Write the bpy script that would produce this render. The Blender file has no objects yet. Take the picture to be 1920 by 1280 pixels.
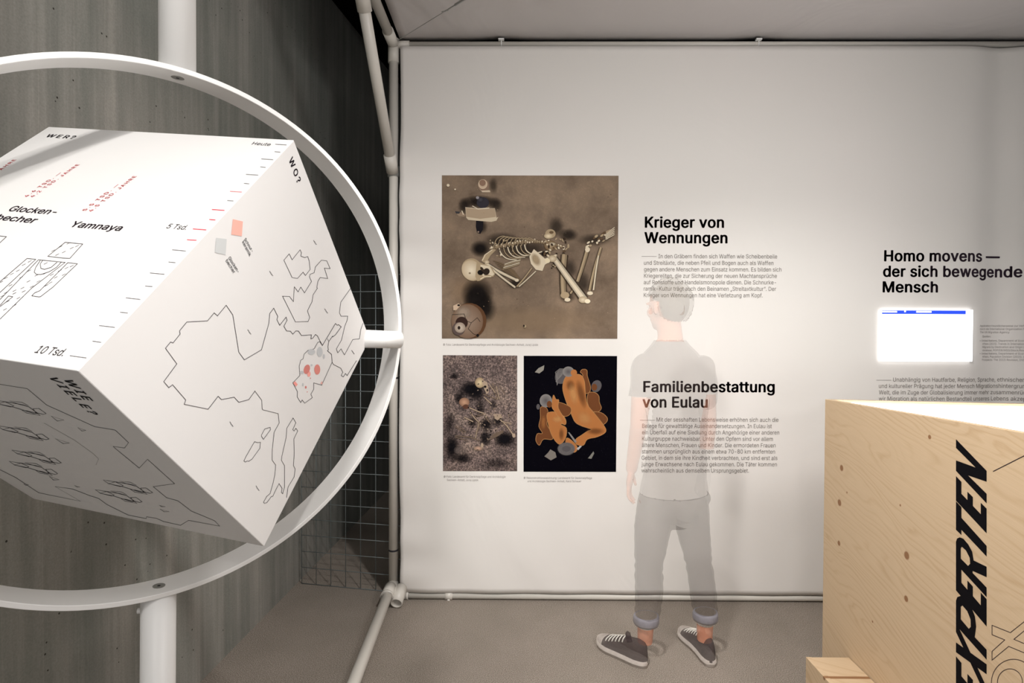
import bpy, bmesh, math, random, os
import numpy as np
from mathutils import Vector, Matrix, Euler
R = math.radians
S = bpy.context.scene
COL = S.collection
random.seed(7); RNG = np.random.default_rng(7)

# ------------------------------------------------------------------ camera, world, lights, exposure
F = 1005.0
CAMH = 1.52
CAMLOC = Vector((0, 0, CAMH))
CM = (Matrix.Rotation(0.00697, 4, 'Z') @ Matrix.Rotation(math.pi/2 - 0.0139, 4, 'X') @ Matrix.Rotation(0.0035, 4, 'Z'))
CM = Matrix.Translation(CAMLOC) @ CM
cam = bpy.data.cameras.new('camera'); cam.sensor_width = 36.0; cam.lens = 36.0*F/1920; cam.clip_start = 0.02
co = bpy.data.objects.new('camera', cam); COL.objects.link(co); co.matrix_world = CM; S.camera = co
w = bpy.data.worlds.new('world'); S.world = w; w.use_nodes = True
w.node_tree.nodes['Background'].inputs[0].default_value = (0.95, 0.97, 1, 1)
w.node_tree.nodes['Background'].inputs[1].default_value = 0.025
S.view_settings.view_transform = 'Standard'; S.view_settings.look = 'None'
S.view_settings.gamma = 1; S.view_settings.exposure = 1.0
try: S.view_settings.use_curve_mapping = False
except Exception: pass
S.cycles.transparent_max_bounces = 24

def area(name, loc, aim, size, power, col=(1, .96, .9), sy=None, spread=180):
    l = bpy.data.lights.new(name, 'AREA'); l.energy = power; l.color = col; l.size = size; l.spread = R(spread)
    if sy: l.shape = 'RECTANGLE'; l.size_y = sy
    o = bpy.data.objects.new(name, l); COL.objects.link(o); o.location = loc
    o.rotation_euler = (Vector(aim)-Vector(loc)).to_track_quat('-Z', 'Y').to_euler(); return o
def spot(name, loc, aim, power, angle, blend=.4, rad=.05, col=(1, .97, .93)):
    l = bpy.data.lights.new(name, 'SPOT'); l.energy = power; l.color = col; l.spot_size = R(angle); l.spot_blend = blend; l.shadow_soft_size = rad
    o = bpy.data.objects.new(name, l); COL.objects.link(o); o.location = loc
    o.rotation_euler = (Vector(aim)-Vector(loc)).to_track_quat('-Z', 'Y').to_euler(); return o
# globe and panel spots of the exhibition; the lamps after them are added fills
spot('globe_spotlight', (0.35, 0.38, 3.42), (-0.95, 1.6, 1.0), 112, 78, .6, .05)
spot('panel_spotlight', (-0.35, -1.5, 3.5), (0.3, 3.06, .75), 62, 80, .9, .28)
spot('corner_fill', (-0.25, -0.9, 3.6), (-1.35, 3.3, 2.2), 62, 60, .9, .10)  # added wash that brightens the concrete wall towards the corner post
spot('box_fill', (-0.3, 0.75, 3.1), (1.25, 2.2, .6), 200, 74, .9, .12)  # added to lift the wooden box face and the carpet beside it
spot('floor_fill', (0.6, 0.9, 3.1), (-1.1, 2.9, .65), 88, 46, .8, .06)  # added to light the lower wall and floor past the ring
area('room_fill', (0.6, -1.6, 1.7), (0.1, 3.0, .8), 2.2, 12, (1, .975, .955), 1.2)  # added soft fill from behind the camera, no lamp of the hall
area('side_fill', (1.5, 0.2, 2.7), (-1.4, 2.7, 1.2), .5, 14, (1, .965, .94), .5)  # added soft fill from the right, brightens the concrete wall

# ------------------------------------------------------------------ helpers
def ray(px, py):
    d = CM.to_3x3() @ Vector(((px-960)/F, -(py-640)/F, -1)); return d
def on_plane(px, py, p0, n):
    d = ray(px, py); n = Vector(n); t = (Vector(p0)-CAMLOC).dot(n)/d.dot(n); return CAMLOC + d*t
def at_y(px, py, y): return on_plane(px, py, (0, y, 0), (0, 1, 0))
def at_z(px, py, z=0): return on_plane(px, py, (0, 0, z), (0, 0, 1))
def tag(o, label=None, cat=None, group=None, kind=None):
    if label: o['label'] = label
    if cat: o['category'] = cat
    if group: o['group'] = group
    if kind: o['kind'] = kind
    return o
def empty(name, loc=(0, 0, 0)):
    o = bpy.data.objects.new(name, None); COL.objects.link(o); o.location = loc; o.empty_display_size = .1
    return o
def link(name, me, m=None, parent=None, smooth=False):
    me.name = name
    o = bpy.data.objects.new(name, me); COL.objects.link(o)
    if m is not None and not len(me.materials): me.materials.append(m)
    if parent:
        o.parent = parent
        o.matrix_parent_inverse = Matrix.Translation(parent.location).inverted() if parent.parent is None else (Matrix.Translation(parent.matrix_parent_inverse @ parent.location) .inverted() if False else Matrix.Identity(4))
    if smooth:
        for p in me.polygons: p.use_smooth = True
    return o
def obj(name, bm, m=None, parent=None, smooth=False):
    me = bpy.data.meshes.new(name); bmesh.ops.recalc_face_normals(bm, faces=bm.faces); bm.to_mesh(me); bm.free()
    return link(name, me, m, parent, smooth)
def box(bm, lo, hi, bev=0):
    b2 = bmesh.new(); bmesh.ops.create_cube(b2, size=1)
    for v in b2.verts:
        v.co = Vector([lo[i] + (v.co[i]+.5)*(hi[i]-lo[i]) for i in range(3)])
    if bev: bmesh.ops.bevel(b2, geom=b2.edges[:], offset=bev, segments=2, affect='EDGES', profile=.5)
    me = bpy.data.meshes.new('t'); b2.to_mesh(me); b2.free(); bm.from_mesh(me); bpy.data.meshes.remove(me)
def frame_of(d):
    d = d.normalized(); u = Vector((0, 0, 1)) if abs(d.z) < .9 else Vector((1, 0, 0))
    a = d.cross(u).normalized(); return a, d.cross(a).normalized()
def tube(bm, pts, r, n=20, cap=True):
    pts = [Vector(p) for p in pts]; rs = r if isinstance(r, (list, tuple)) else [r]*len(pts)
    rings = []; a0 = None
    for i, p in enumerate(pts):
        d = (pts[min(i+1, len(pts)-1)]-pts[max(i-1, 0)])
        if d.length < 1e-9: d = pts[-1]-pts[0]
        d.normalize()
        if a0 is None: a, b = frame_of(d)
        else:
            a = (a0 - d*a0.dot(d)).normalized(); b = d.cross(a)
        a0 = a
        rings.append([bm.verts.new(p + (a*math.cos(2*math.pi*k/n)+b*math.sin(2*math.pi*k/n))*rs[i]) for k in range(n)])
    for i in range(len(rings)-1):
        for k in range(n):
            bm.faces.new((rings[i][k], rings[i][(k+1) % n], rings[i+1][(k+1) % n], rings[i+1][k]))
    if cap: bm.faces.new(rings[0][::-1]); bm.faces.new(rings[-1])
def hollow(bm, p, q, ro, ri, n=28):
    p = Vector(p); q = Vector(q); a, b = frame_of(q-p); L = []
    for (c, r) in ((p, ri), (p, ro), (q, ro), (q, ri)):
        L.append([bm.verts.new(c+(a*math.cos(2*math.pi*k/n)+b*math.sin(2*math.pi*k/n))*r) for k in range(n)])
    for i in range(4):
        A, B = L[i], L[(i+1) % 4]
        for k in range(n): bm.faces.new((A[k], A[(k+1) % n], B[(k+1) % n], B[k]))

# ------------------------------------------------------------------ materials
def mat(name, col, rough=.6, metal=0, spec=.5):
    m = bpy.data.materials.new(name); m.use_nodes = True; b = m.node_tree.nodes['Principled BSDF']
    b.inputs['Base Color'].default_value = (*col, 1); b.inputs['Roughness'].default_value = rough
    b.inputs['Metallic'].default_value = metal; b.inputs['Specular IOR Level'].default_value = spec
    return m
class NT:
    def __init__(s, m): s.t = m.node_tree; s.n = s.t.nodes; s.b = s.n['Principled BSDF']
    def add(s, kind, **k):
        nd = s.n.new(kind)
        for a, v in k.items(): setattr(nd, a, v)
        return nd
    def lk(s, a, b): s.t.links.new(a, b)
    def coords(s, scale=(1, 1, 1), rot=(0, 0, 0), out='Object'):
        tc = s.add('ShaderNodeTexCoord'); mp = s.add('ShaderNodeMapping'); mp.inputs['Scale'].default_value = scale; mp.inputs['Rotation'].default_value = rot
        s.lk(tc.outputs[out], mp.inputs[0]); return mp.outputs[0]
    def noise(s, vec, scale, detail=4, rough=.55, dist=0):
        nd = s.add('ShaderNodeTexNoise'); nd.inputs['Scale'].default_value = scale; nd.inputs['Detail'].default_value = detail
        nd.inputs['Roughness'].default_value = rough; nd.inputs['Distortion'].default_value = dist; s.lk(vec, nd.inputs['Vector']); return nd.outputs[0]
    def ramp(s, fac, stops, interp='LINEAR'):
        nd = s.add('ShaderNodeValToRGB'); nd.color_ramp.interpolation = interp; e = nd.color_ramp.elements
        while len(e) < len(stops): e.new(.5)
        for i, (p, c) in enumerate(stops):
            e[i].position = p; e[i].color = (*c, 1) if len(c) == 3 else c
        s.lk(fac, nd.inputs[0]); return nd.outputs[0]
    def mix(s, mode, fac, a, b):
        nd = s.add('ShaderNodeMixRGB', blend_type=mode)
        if isinstance(fac, (int, float)): nd.inputs[0].default_value = fac
        else: s.lk(fac, nd.inputs[0])
        for i, v in ((1, a), (2, b)):
            if isinstance(v, tuple): nd.inputs[i].default_value = (*v, 1)
            else: s.lk(v, nd.inputs[i])
        return nd.outputs[0]
    def math(s, op, a, b=None, c=None):
        nd = s.add('ShaderNodeMath', operation=op)
        for i, v in enumerate((a, b, c)):
            if v is None: continue
            if isinstance(v, (int, float)): nd.inputs[i].default_value = v
            else: s.lk(v, nd.inputs[i])
        return nd.outputs[0]
    def bump(s, h, strength=.3, dist=.01):
        nd = s.add('ShaderNodeBump'); nd.inputs['Strength'].default_value = strength; nd.inputs['Distance'].default_value = dist
        s.lk(h, nd.inputs['Height']); s.lk(nd.outputs[0], s.b.inputs['Normal'])

def g(v): v /= 255; return v/12.92 if v <= .04045 else ((v+.055)/1.055)**2.4
def rgb(r, gg, b): return (g(r), g(gg), g(b))

M = {}
M['white'] = mat('white_lacquer', (.80, .79, .775), .42, 0, .4)
M['cube'] = mat('white_board', (.80, .785, .775), .5, 0, .35)
M['tube'] = mat('white_tube', (.66, .63, .58), .38)
M['dark'] = mat('dark_rubber', (.02, .02, .025), .6)
M['steel'] = mat('steel', (.45, .45, .44), .35, .9)
M['black_cloth'] = mat('black_void', (.004, .004, .004), .95, 0, .05)
M['red_ink'] = mat('red_ink', rgb(225, 70, 80), .7, 0, .1)
M['ink'] = mat('ink', rgb(52, 47, 50), .7, 0, .1)
M['grey_ink'] = mat('grey_ink', rgb(115, 108, 104), .7, 0, .1)
M['pale_ink'] = mat('pale_ink', rgb(150, 144, 142), .7, 0, .1)
M['line_ink'] = mat('line_ink', rgb(70, 64, 66), .7, 0, .1)
M['black_ink'] = mat('black_ink', rgb(8, 6, 12), .5, 0, .3)
M['plum_ink'] = mat('plum_ink', rgb(50, 38, 48), .6, 0, .1)
M['cube_ink'] = mat('cube_ink', rgb(50, 46, 48), .8, 0, .04)
M['warm_ink'] = mat('warm_ink', rgb(84, 74, 72), .7, 0, .1)
M['clip'] = mat('clear_white_plastic', (.85, .85, .84), .3)

def m_concrete():
    m = mat('board_marked_concrete', (.2, .2, .19), .85, 0, .25); t = NT(m)
    v = t.coords((1, 1, 1)); vs = t.coords((1, 9, .55)); vf = t.coords((1, 30, .9))
    n1 = t.noise(vs, 1.3, 6, .6, .1); n2 = t.noise(vf, 1.0, 5, .6, .2); n3 = t.noise(v, 1.1, 5, .6)
    c = t.ramp(n1, [(.28, rgb(128, 130, 125)), (.5, rgb(143, 143, 138)), (.72, rgb(160, 158, 153))])
    c2 = t.ramp(n2, [(.3, (.80, .80, .79)), (.55, (.98, .98, .97)), (.74, (1.14, 1.13, 1.11))])
    c = t.mix('MULTIPLY', .75, c, c2)
    c3 = t.ramp(n3, [(.35, (.74, .78, .76)), (.65, (1.12, 1.06, 1.04))])
    c = t.mix('MULTIPLY', .7, c, c3)
    # narrow board joints every 0.12 m
    w_ = t.add('ShaderNodeTexWave', wave_type='BANDS', bands_direction='Y', wave_profile='SAW'); w_.inputs['Scale'].default_value = 2.6; w_.inputs['Distortion'].default_value = .15
    t.lk(v, w_.inputs['Vector']); j = t.ramp(w_.outputs[1], [(0, (1.25, 1.23, 1.2)), (.045, (.97, .97, .97)), (.93, (1, 1, 1)), (1, (.93, .93, .93))])
    c = t.mix('MULTIPLY', .5, c, j)
    vo = t.add('ShaderNodeTexVoronoi'); vo.inputs['Scale'].default_value = 26; t.lk(v, vo.inputs['Vector'])
    pn = t.noise(v, 3.5, 2); pores = t.math('MULTIPLY', t.math('LESS_THAN', vo.outputs['Distance'], .085), t.math('GREATER_THAN', pn, .52))
    c = t.mix('MIX', pores, c, rgb(52, 50, 44))
    fine = t.noise(v, 160, 2)
    c = t.mix('MULTIPLY', .5, c, t.ramp(fine, [(.3, (.8, .8, .8)), (.7, (1.15, 1.15, 1.15))]))
    t.lk(c, t.b.inputs['Base Color']); t.bump(t.math('SUBTRACT', n2, pores), .35, .004); return m
def m_carpet():
    m = mat('grey_carpet', (.2, .18, .17), .95, 0, .1); t = NT(m); v = t.coords()
    a = t.noise(v, 290, 3, .8); b = t.noise(v, 3, 4, .6)
    c = t.ramp(a, [(.33, rgb(92, 82, 74)), (.5, rgb(152, 142, 132)), (.67, rgb(216, 206, 195))])
    c = t.mix('MULTIPLY', .6, c, t.ramp(b, [(.3, (.86, .86, .84)), (.7, (1.08, 1.06, 1.06))]))
    t.lk(c, t.b.inputs['Base Color']); t.bump(a, .8, .006); return m
def m_fabric(name, col, wr=.25, d=.02):
    m = mat(name, col, .8, 0, .15); t = NT(m); v = t.coords((1, 1, .8)); 
    a = t.noise(v, 1.6, 3, .5, 1.2); wv = t.noise(t.coords((1, 1, 1)), 420, 1)
    b = t.noise(v, .9, 3, .5)
    c = t.mix('MULTIPLY', .35, (*col,), t.ramp(b, [(.3, (.95, .97, .95)), (.7, (1.03, 1.0, 1.0))]))
    t.lk(c, t.b.inputs['Base Color']); t.bump(t.math('ADD', a, t.math('MULTIPLY', wv, .01)), wr, d); return m
M['banner'] = m_fabric('banner_cloth', (.80, .775, .75), .35, .03)
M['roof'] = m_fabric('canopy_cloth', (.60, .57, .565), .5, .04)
M['concrete'] = m_concrete(); M['carpet'] = m_carpet()

def m_wood(knots):
    m = mat('spruce_plywood', (.6, .45, .3), .55, 0, .3); t = NT(m)
    tc = t.add('ShaderNodeTexCoord'); sep = t.add('ShaderNodeSeparateXYZ'); t.lk(tc.outputs['Object'], sep.inputs[0])
    X, Y, Z = sep.outputs
    yy = t.math('ADD', Y, t.math('MULTIPLY', X, .6))
    v = t.math('ADD', t.math('MULTIPLY', Z, .97), t.math('MULTIPLY', yy, -.26))       # across the grain
    u = t.math('ADD', t.math('MULTIPLY', yy, .97), t.math('MULTIPLY', Z, .26))
    cb = t.add('ShaderNodeCombineXYZ'); t.lk(t.math('MULTIPLY', u, .8), cb.inputs[0]); t.lk(t.math('MULTIPLY', v, 3.2), cb.inputs[1]); 
    n = t.noise(cb.outputs[0], 1.7, 3, .5, .4)
    v2 = t.math('ADD', v, t.math('MULTIPLY', n, .30)); dark = None
    for (ky, kz, r) in knots:
        dy = t.math('SUBTRACT', Y, ky); dz = t.math('SUBTRACT', Z, kz)
        d2 = t.math('ADD', t.math('POWER', t.math('ABSOLUTE', dy), 2), t.math('MULTIPLY', t.math('POWER', t.math('ABSOLUTE', dz), 2), .75))
        v2 = t.math('ADD', v2, t.math('MULTIPLY', t.math('DIVIDE', 1, t.math('ADD', 1, t.math('DIVIDE', d2, (2.2*r)**2))), r*1.2))
        k = t.math('SUBTRACT', 1, t.math('DIVIDE', d2, r*r)); k = t.math('MAXIMUM', k, 0)
        dark = k if dark is None else t.math('MAXIMUM', dark, k)
    rings = t.math('FRACT', t.math('MULTIPLY', v2, 42))
    cb2 = t.add('ShaderNodeCombineXYZ'); t.lk(t.math('MULTIPLY', u, 6), cb2.inputs[0]); t.lk(t.math('MULTIPLY', v, 260), cb2.inputs[1])
    fib = t.noise(cb2.outputs[0], 1.5, 3, .6)
    vis = t.noise(cb.outputs[0], 2.6, 3, .5)
    c = t.ramp(rings, [(0, rgb(192, 168, 138)), (.55, rgb(198, 174, 144)), (.88, rgb(176, 148, 114)), (1, rgb(190, 164, 133))])
    c = t.mix('MIX', t.ramp(vis, [(.35, (.1, .1, .1)), (.65, (.6, .6, .6))]), rgb(196, 172, 142), c)
    c = t.mix('MULTIPLY', .35, c, t.ramp(fib, [(.3, (.82, .8, .76)), (.7, (1.06, 1.05, 1.03))]))
    if dark is not None:
        c = t.mix('MIX', t.math('MINIMUM', t.math('MULTIPLY', dark, 1.6), .85), c, rgb(122, 78, 42))
    t.lk(c, t.b.inputs['Base Color']); t.bump(fib, .15, .001); return m

def m_print():
    m = mat('printed_colour', (1, 1, 1), .7, 0, .12); t = NT(m)
    a = t.add('ShaderNodeAttribute', attribute_name='col'); t.lk(a.outputs['Color'], t.b.inputs['Base Color']); t.lk(a.outputs['Alpha'], t.b.inputs['Alpha']); return m
M['print'] = m_print()
def m_soil(name, cols, s1, s2, bumpy=False):
    m = mat(name, (.2, .15, .1), .7, 0, .12); t = NT(m); v = t.coords()
    a = t.noise(v, s1, 5, .6, .2); b = t.noise(v, s2, 3, .7)
    c = t.ramp(a, [(.3, cols[0]), (.5, cols[1]), (.7, cols[2])])
    c = t.mix('MULTIPLY', .9 if bumpy else .35, c, t.ramp(b, [(.35, (.25, .23, .25) if bumpy else (.8, .8, .8)), (.5, (.8, .8, .8)), (.66, (2.1, 2.0, 1.95) if bumpy else (1.15, 1.15, 1.15))]))
    t.lk(c, t.b.inputs['Base Color']); return m
M['soil'] = m_soil('printed_sandy_soil', [rgb(108, 92, 77), rgb(130, 112, 95), rgb(152, 131, 110)], 5, 120)
M['gravel'] = m_soil('printed_gravel', [rgb(84, 74, 72), rgb(112, 98, 94), rgb(140, 124, 114)], 6, 120, True)
def m_night():
    m = mat('printed_black', rgb(4, 4, 10), .8, 0, .04); t = NT(m); v = t.coords(); vo = t.add('ShaderNodeTexVoronoi'); vo.inputs['Scale'].default_value = 75
    t.lk(v, vo.inputs['Vector']); k = t.math('LESS_THAN', vo.outputs['Distance'], .07)
    t.lk(t.mix('MIX', k, rgb(5, 4, 11), rgb(60, 58, 70)), t.b.inputs['Base Color']); return m
M['night'] = m_night()
def emis(name, col, st):
    m = bpy.data.materials.new(name); m.use_nodes = True; n = m.node_tree.nodes; b = n['Principled BSDF']
    b.inputs['Base Color'].default_value = (*col, 1); b.inputs['Emission Color'].default_value = (*col, 1); b.inputs['Emission Strength'].default_value = st; return m
M['screen'] = emis('lit_screen', (1, 1, 1), 1.1); M['screen_blue'] = emis('lit_blue', (.02, .06, .62), .55)
M['screen_cyan'] = emis('lit_pale_blue', (.62, .85, 1), 1.3)
M['light_table'] = emis('light_table', (1, .99, .96), 1.2)

# ------------------------------------------------------------------ text and drawing
FONT = None
try:
    fp = os.path.join(bpy.utils.resource_path('LOCAL'), 'datafiles', 'fonts', 'Inter.woff2')
    if os.path.exists(fp): FONT = bpy.data.fonts.load(fp)
except Exception: FONT = None
_GC = {}
def glyphs(s, bold=0, space=1.0):
    """outline contours of the text, filled one by one (holes kept); bold = stamped copies shifted by the stroke gain"""
    key = (s, bold, space)
    if key in _GC: return _GC[key]
    c = bpy.data.curves.new('text', 'FONT'); c.body = s; c.fill_mode = 'NONE'
    if FONT: c.font = FONT
    c.size = 1; c.space_character = space; c.resolution_u = 3 if len(s) > 24 else 6
    o = bpy.data.objects.new('text', c); COL.objects.link(o)
    dg = bpy.context.evaluated_depsgraph_get(); me = bpy.data.meshes.new_from_object(o.evaluated_get(dg))
    bpy.data.objects.remove(o); bpy.data.curves.remove(c)
    co_ = [v.co.xy.copy() for v in me.vertices]; nxt = {e.vertices[0]: e.vertices[1] for e in me.edges}
    nb = {}
    for e in me.edges:
        a, b = e.vertices; nb.setdefault(a, []).append(b); nb.setdefault(b, []).append(a)
    seen = set(); loops = []
    for a in range(len(co_)):
        if a in seen or a not in nb: continue
        L = [a]; seen.add(a); prev = None; cur = a
        # contour vertices are consecutive: walk towards the next index first
        nx = a+1 if a+1 in nb[a] else nb[a][0]
        while nx not in seen:
            L.append(nx); seen.add(nx); q = [k for k in nb[nx] if k not in seen]
            if not q: break
            nx = q[0]
        if len(L) > 2: loops.append(L)
    bpy.data.meshes.remove(me)
    from mathutils.geometry import delaunay_2d_cdt
    vin = []; ein = []
    for L in loops:
        b = len(vin); vin += [co_[k] for k in L]; ein += [(b+k, b+(k+1) % len(L)) for k in range(len(L))]
    V = []; fs = []; tri = []
    if vin:
        vo, eo, fo, *_ = delaunay_2d_cdt(vin, ein, [], 0, 1e-6)
        Vn = np.array([tuple(v) for v in vo]); T = np.array([f for f in fo if len(f) == 3]); Cn = Vn[T].mean(axis=1)
        a = np.array([tuple(vin[e[0]]) for e in ein]); b = np.array([tuple(vin[e[1]]) for e in ein]); keep = []
        for c0 in range(0, len(Cn), 1500):
            P_ = Cn[c0:c0+1500]; px, py = P_[:, :1], P_[:, 1:]
            up_ = (a[:, 1][None] <= py) & (b[:, 1][None] > py); dn = (a[:, 1][None] > py) & (b[:, 1][None] <= py)
            cr = (b[:, 0]-a[:, 0])[None]*(py-a[:, 1][None]) - (px-a[:, 0][None])*(b[:, 1]-a[:, 1])[None]
            keep.append(((up_ & (cr > 0)).sum(1) - (dn & (cr < 0)).sum(1)) != 0)
        tri = [tuple(int(k) for k in t) for t, ok in zip(T, np.concatenate(keep)) if ok]; V = Vn
    shifts = [(0, 0)] if not bold else [(dx*bold, dy*bold) for dx, dy in ((-1, 0), (-.33, 0), (.33, 0), (1, 0), (0, .6), (0, -.6), (.75, .4), (-.75, .4), (.75, -.4), (-.75, -.4))]
    V0 = np.array(V) if len(V) else np.zeros((0, 2)); n = len(V0); VV = []
    for k, (dx, dy) in enumerate(shifts):
        VV.append(V0+np.array([dx, dy])); fs += [tuple(i+k*n for i in t) for t in tri]
    r = (np.concatenate(VV), fs); _GC[key] = r
    return r
CAPH = None
def caph():
    global CAPH
    if CAPH is None:
        V, _ = glyphs('H'); CAPH = V[:, 1].max()
    return CAPH
def text_block(name, lines, m, parent, n_eps, bold=0, space=1.0, cap=None, up=None, conform=None):
    """lines: (string, P0, P1) 3-D baseline ends; cap height in metres; up = unit in-plane direction"""
    verts = []; faces = []
    for s, P0, P1 in lines:
        V, fs = glyphs(s, bold, space)
        if not len(V): continue
        x0, x1 = V[:, 0].min(), V[:, 0].max(); d = P1-P0; L = d.length; d.normalize()
        k = len(verts)
        for x, y in V:
            verts.append(P0 + d*((x-x0)/(x1-x0)*L) + up*(y/caph()*cap) + n_eps)
        faces += [tuple(i+k for i in f) for f in fs]
    if parent is not None and parent.name.startswith('cloth_panel'): verts = [Vector((v.x, v.y+fold(v.x, v.z), v.z)) for v in verts]
    me = bpy.data.meshes.new(name); me.from_pydata([tuple(v) for v in verts], [], faces); me.update()
    return link(name, me, m, parent)
class Draw:
    """flat print: polygons, ribbons and soft blobs on a plane; f maps the pixel it was measured at to the plane point"""
    def __init__(s, f, n, eps=.0004, step=.00004):
        s.f = f; s.n = Vector(n).normalized(); s.eps = eps; s.step = step; s.k = 0; s.v = []; s.fc = []; s.c = []
    def _p(s, x, y): return s.f(x, y) + s.n*(s.eps + s.step*s.k)
    def poly(s, pts, col, a=1):
        from mathutils.geometry import tessellate_polygon
        P = [s._p(*p) for p in pts]; b = len(s.v); s.v += P; s.c += [(*col, a)]*len(P)
        s.fc += [tuple(b+i for i in t) for t in tessellate_polygon([[Vector((p[0], p[1], 0)) for p in pts]])]; s.k += 1
    def ell(s, cx, cy, rx, ry, col, a=1, edge=None, rot=0, n=22):
        """edge: None solid; 0 = alpha fades to the rim; a colour = gradient towards the rim"""
        b = len(s.v); ce, se = math.cos(rot), math.sin(rot)
        s.v.append(s._p(cx, cy)); s.c.append((*col, a))
        ec = (*col, a) if edge is None else ((*col, 0) if edge == 0 else (*edge, a))
        rings = ((1.0, ec),) if edge != 0 or edge is None else ((.35, (*col, a*.95)), (.7, (*col, a*.45)), (1.0, ec))
        for rr, c_ in rings:
            for k in range(n):
                t = 2*math.pi*k/n; x = rx*math.cos(t)*rr; y = ry*math.sin(t)*rr
                s.v.append(s._p(cx+x*ce-y*se, cy+x*se+y*ce)); s.c.append(c_)
        for k in range(n): s.fc.append((b, b+1+k, b+1+(k+1) % n))
        for q in range(len(rings)-1):
            for k in range(n): s.fc.append((b+1+q*n+k, b+1+(q+1)*n+k, b+1+(q+1)*n+(k+1) % n, b+1+q*n+(k+1) % n))
        s.k += 1
    def line(s, pts, w, col, a=1, closed=False, w2=None):
        """ribbon of width w in the same units as pts"""
        P = [Vector((p[0], p[1])) for p in pts]
        if closed: P.append(P[0])
        n = len(P); b = len(s.v)
        for i in range(n):
            p0 = P[max(i-1, 0)] if not (closed and i == 0) else P[n-2]; p1 = P[min(i+1, n-1)] if not (closed and i == n-1) else P[1]
            d1 = (P[i]-p0); d2 = (p1-P[i])
            if d1.length < 1e-9: d1 = d2
            if d2.length < 1e-9: d2 = d1
            d1 = d1.normalized(); d2 = d2.normalized(); d = d1+d2
            if d.length < 1e-6: d = d1
            d.normalize(); nn = Vector((-d.y, d.x)); sc = 1/max(.45, abs(nn.dot(Vector((-d1.y, d1.x)))))
            ww = w if w2 is None else w+(w2-w)*i/(n-1)
            q = nn*ww*.5*sc
            s.v += [s._p(*(P[i]+q)), s._p(*(P[i]-q))]; s.c += [(*col, a)]*2
        for i in range(n-1): s.fc.append((b+2*i, b+2*i+1, b+2*i+3, b+2*i+2))
        s.k += .2
    def bone(s, pts, w, col=None, w2=None):
        col = col or rgb(206, 188, 160)
        if len(pts) > 2:
            q = []; N_ = len(pts)
            for i in range(N_-1):
                p0, p1, p2, p3 = [np.array(pts[min(max(i+k, 0), N_-1)], float) for k in (-1, 0, 1, 2)]
                for t in (0, .25, .5, .75): q.append(tuple(.5*((2*p1)+(-p0+p2)*t+(2*p0-5*p1+4*p2-p3)*t*t+(-p0+3*p1-3*p2+p3)*t**3)))
            pts = q+[tuple(pts[-1])]
        s.line(pts, w*1.5, rgb(62, 48, 36), .65, w2=(w2 or w)*1.5); s.line(pts, w, tuple(c*.62 for c in col), w2=w2); s.k += 1
        s.line([(x-w*.12, y-w*.12) for x, y in pts], w*.5, col, w2=(w2 or w)*.5); s.k += 1
    def build(s, name, parent, m=None):
        me = bpy.data.meshes.new(name); me.from_pydata([tuple(v) for v in s.v], [], s.fc)
        at = me.color_attributes.new('col', 'FLOAT_COLOR', 'POINT'); at.data.foreach_set('color', np.array(s.c, dtype=np.float32).ravel())
        me.update(); return link(name, me, m or M['print'], parent)

# ================================================================== THE SETTING
WX = lambda y: -1.475 + .046*y                      # face of the concrete wall
WTOP = lambda y: 3.85 + .14*max(0, y-3.713)
bm = bmesh.new()
p = []
for y in (-2.6, 3.713, 9.0):
    for dx in (0, -.3):
        p.append(bm.verts.new((WX(y)+dx, y, -.02))); p.append(bm.verts.new((WX(y)+dx, y, WTOP(y))))
for k in (0, 4):
    a0, a1, b0, b1, c0_, c1_, d0, d1 = p[k:k+8]
    for f in ((a0, c0_, c1_, a1), (b0, b1, d1, d0), (a1, c1_, d1, b1), (a0, b0, d0, c0_)): bm.faces.new(f)
bm.faces.new((p[0], p[1], p[3], p[2])); bm.faces.new((p[8], p[10], p[11], p[9]))
tag(obj('wall_left', bm, M['concrete']), 'grey board-marked concrete wall beside the white ring', kind='structure')
bm = bmesh.new(); box(bm, (-2.2, -3, -.05), (5, 9.2, 0)); tag(obj('floor', bm, M['carpet']), 'speckled grey carpet floor', kind='structure')
bm = bmesh.new()
for ya, yb in ((-2.6, 3.713), (3.713, 9.0)):
    vs = [bm.verts.new((x, y, WTOP(y)+dz)) for dz in (.0, .1) for y in (ya, yb) for x in (-2.2, 5)]
    for f in ((0, 1, 3, 2), (4, 6, 7, 5), (0, 4, 5, 1), (2, 3, 7, 6), (0, 2, 6, 4), (1, 5, 7, 3)): bm.faces.new([vs[i] for i in f])
tag(obj('ceiling', bm, M['black_cloth']), 'black ceiling of the exhibition hall', kind='structure')
bm = bmesh.new(); box(bm, (-1.4, 9.0, 0), (5, 9.15, 4.6)); tag(obj('wall_back', bm, M['black_cloth']), 'dark far wall behind the cloth panel', kind='structure')

# ================================================================== TUBE FRAME
YB = 3.06                                             # plane of the cloth panel
XP = at_y(738, 640, YB).x                             # corner post axis
ZT = at_y(733, 84, YB).z; ZR = at_y(1100, 1119, YB-.02).z
frame = empty('tube_frame', (XP, YB, 0)); tag(frame, 'white tubular pavilion frame standing at the left edge of the cloth panel', 'frame')
bm = bmesh.new(); tube(bm, [(XP, YB, .10), (XP, YB, ZT+.02)], .0262); obj('post', bm, M['tube'], frame, True)
for z, r in ((at_y(738, 1030, YB).z, .0268), (at_y(738, 708, YB).z, .0266)):
    bm = bmesh.new(); tube(bm, [(XP, YB, z-.005), (XP, YB, z+.005)], r); tag(obj('joint_ring', bm, M['dark'], frame), 'dark ring around the post')
bm = bmesh.new(); tube(bm, [(XP, YB, at_y(738, 118, YB).z), (XP, YB, ZT+.0)], .0315); tube(bm, [(XP, YB, ZT-.03), (XP, YB, ZT+.03)], .030)
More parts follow.
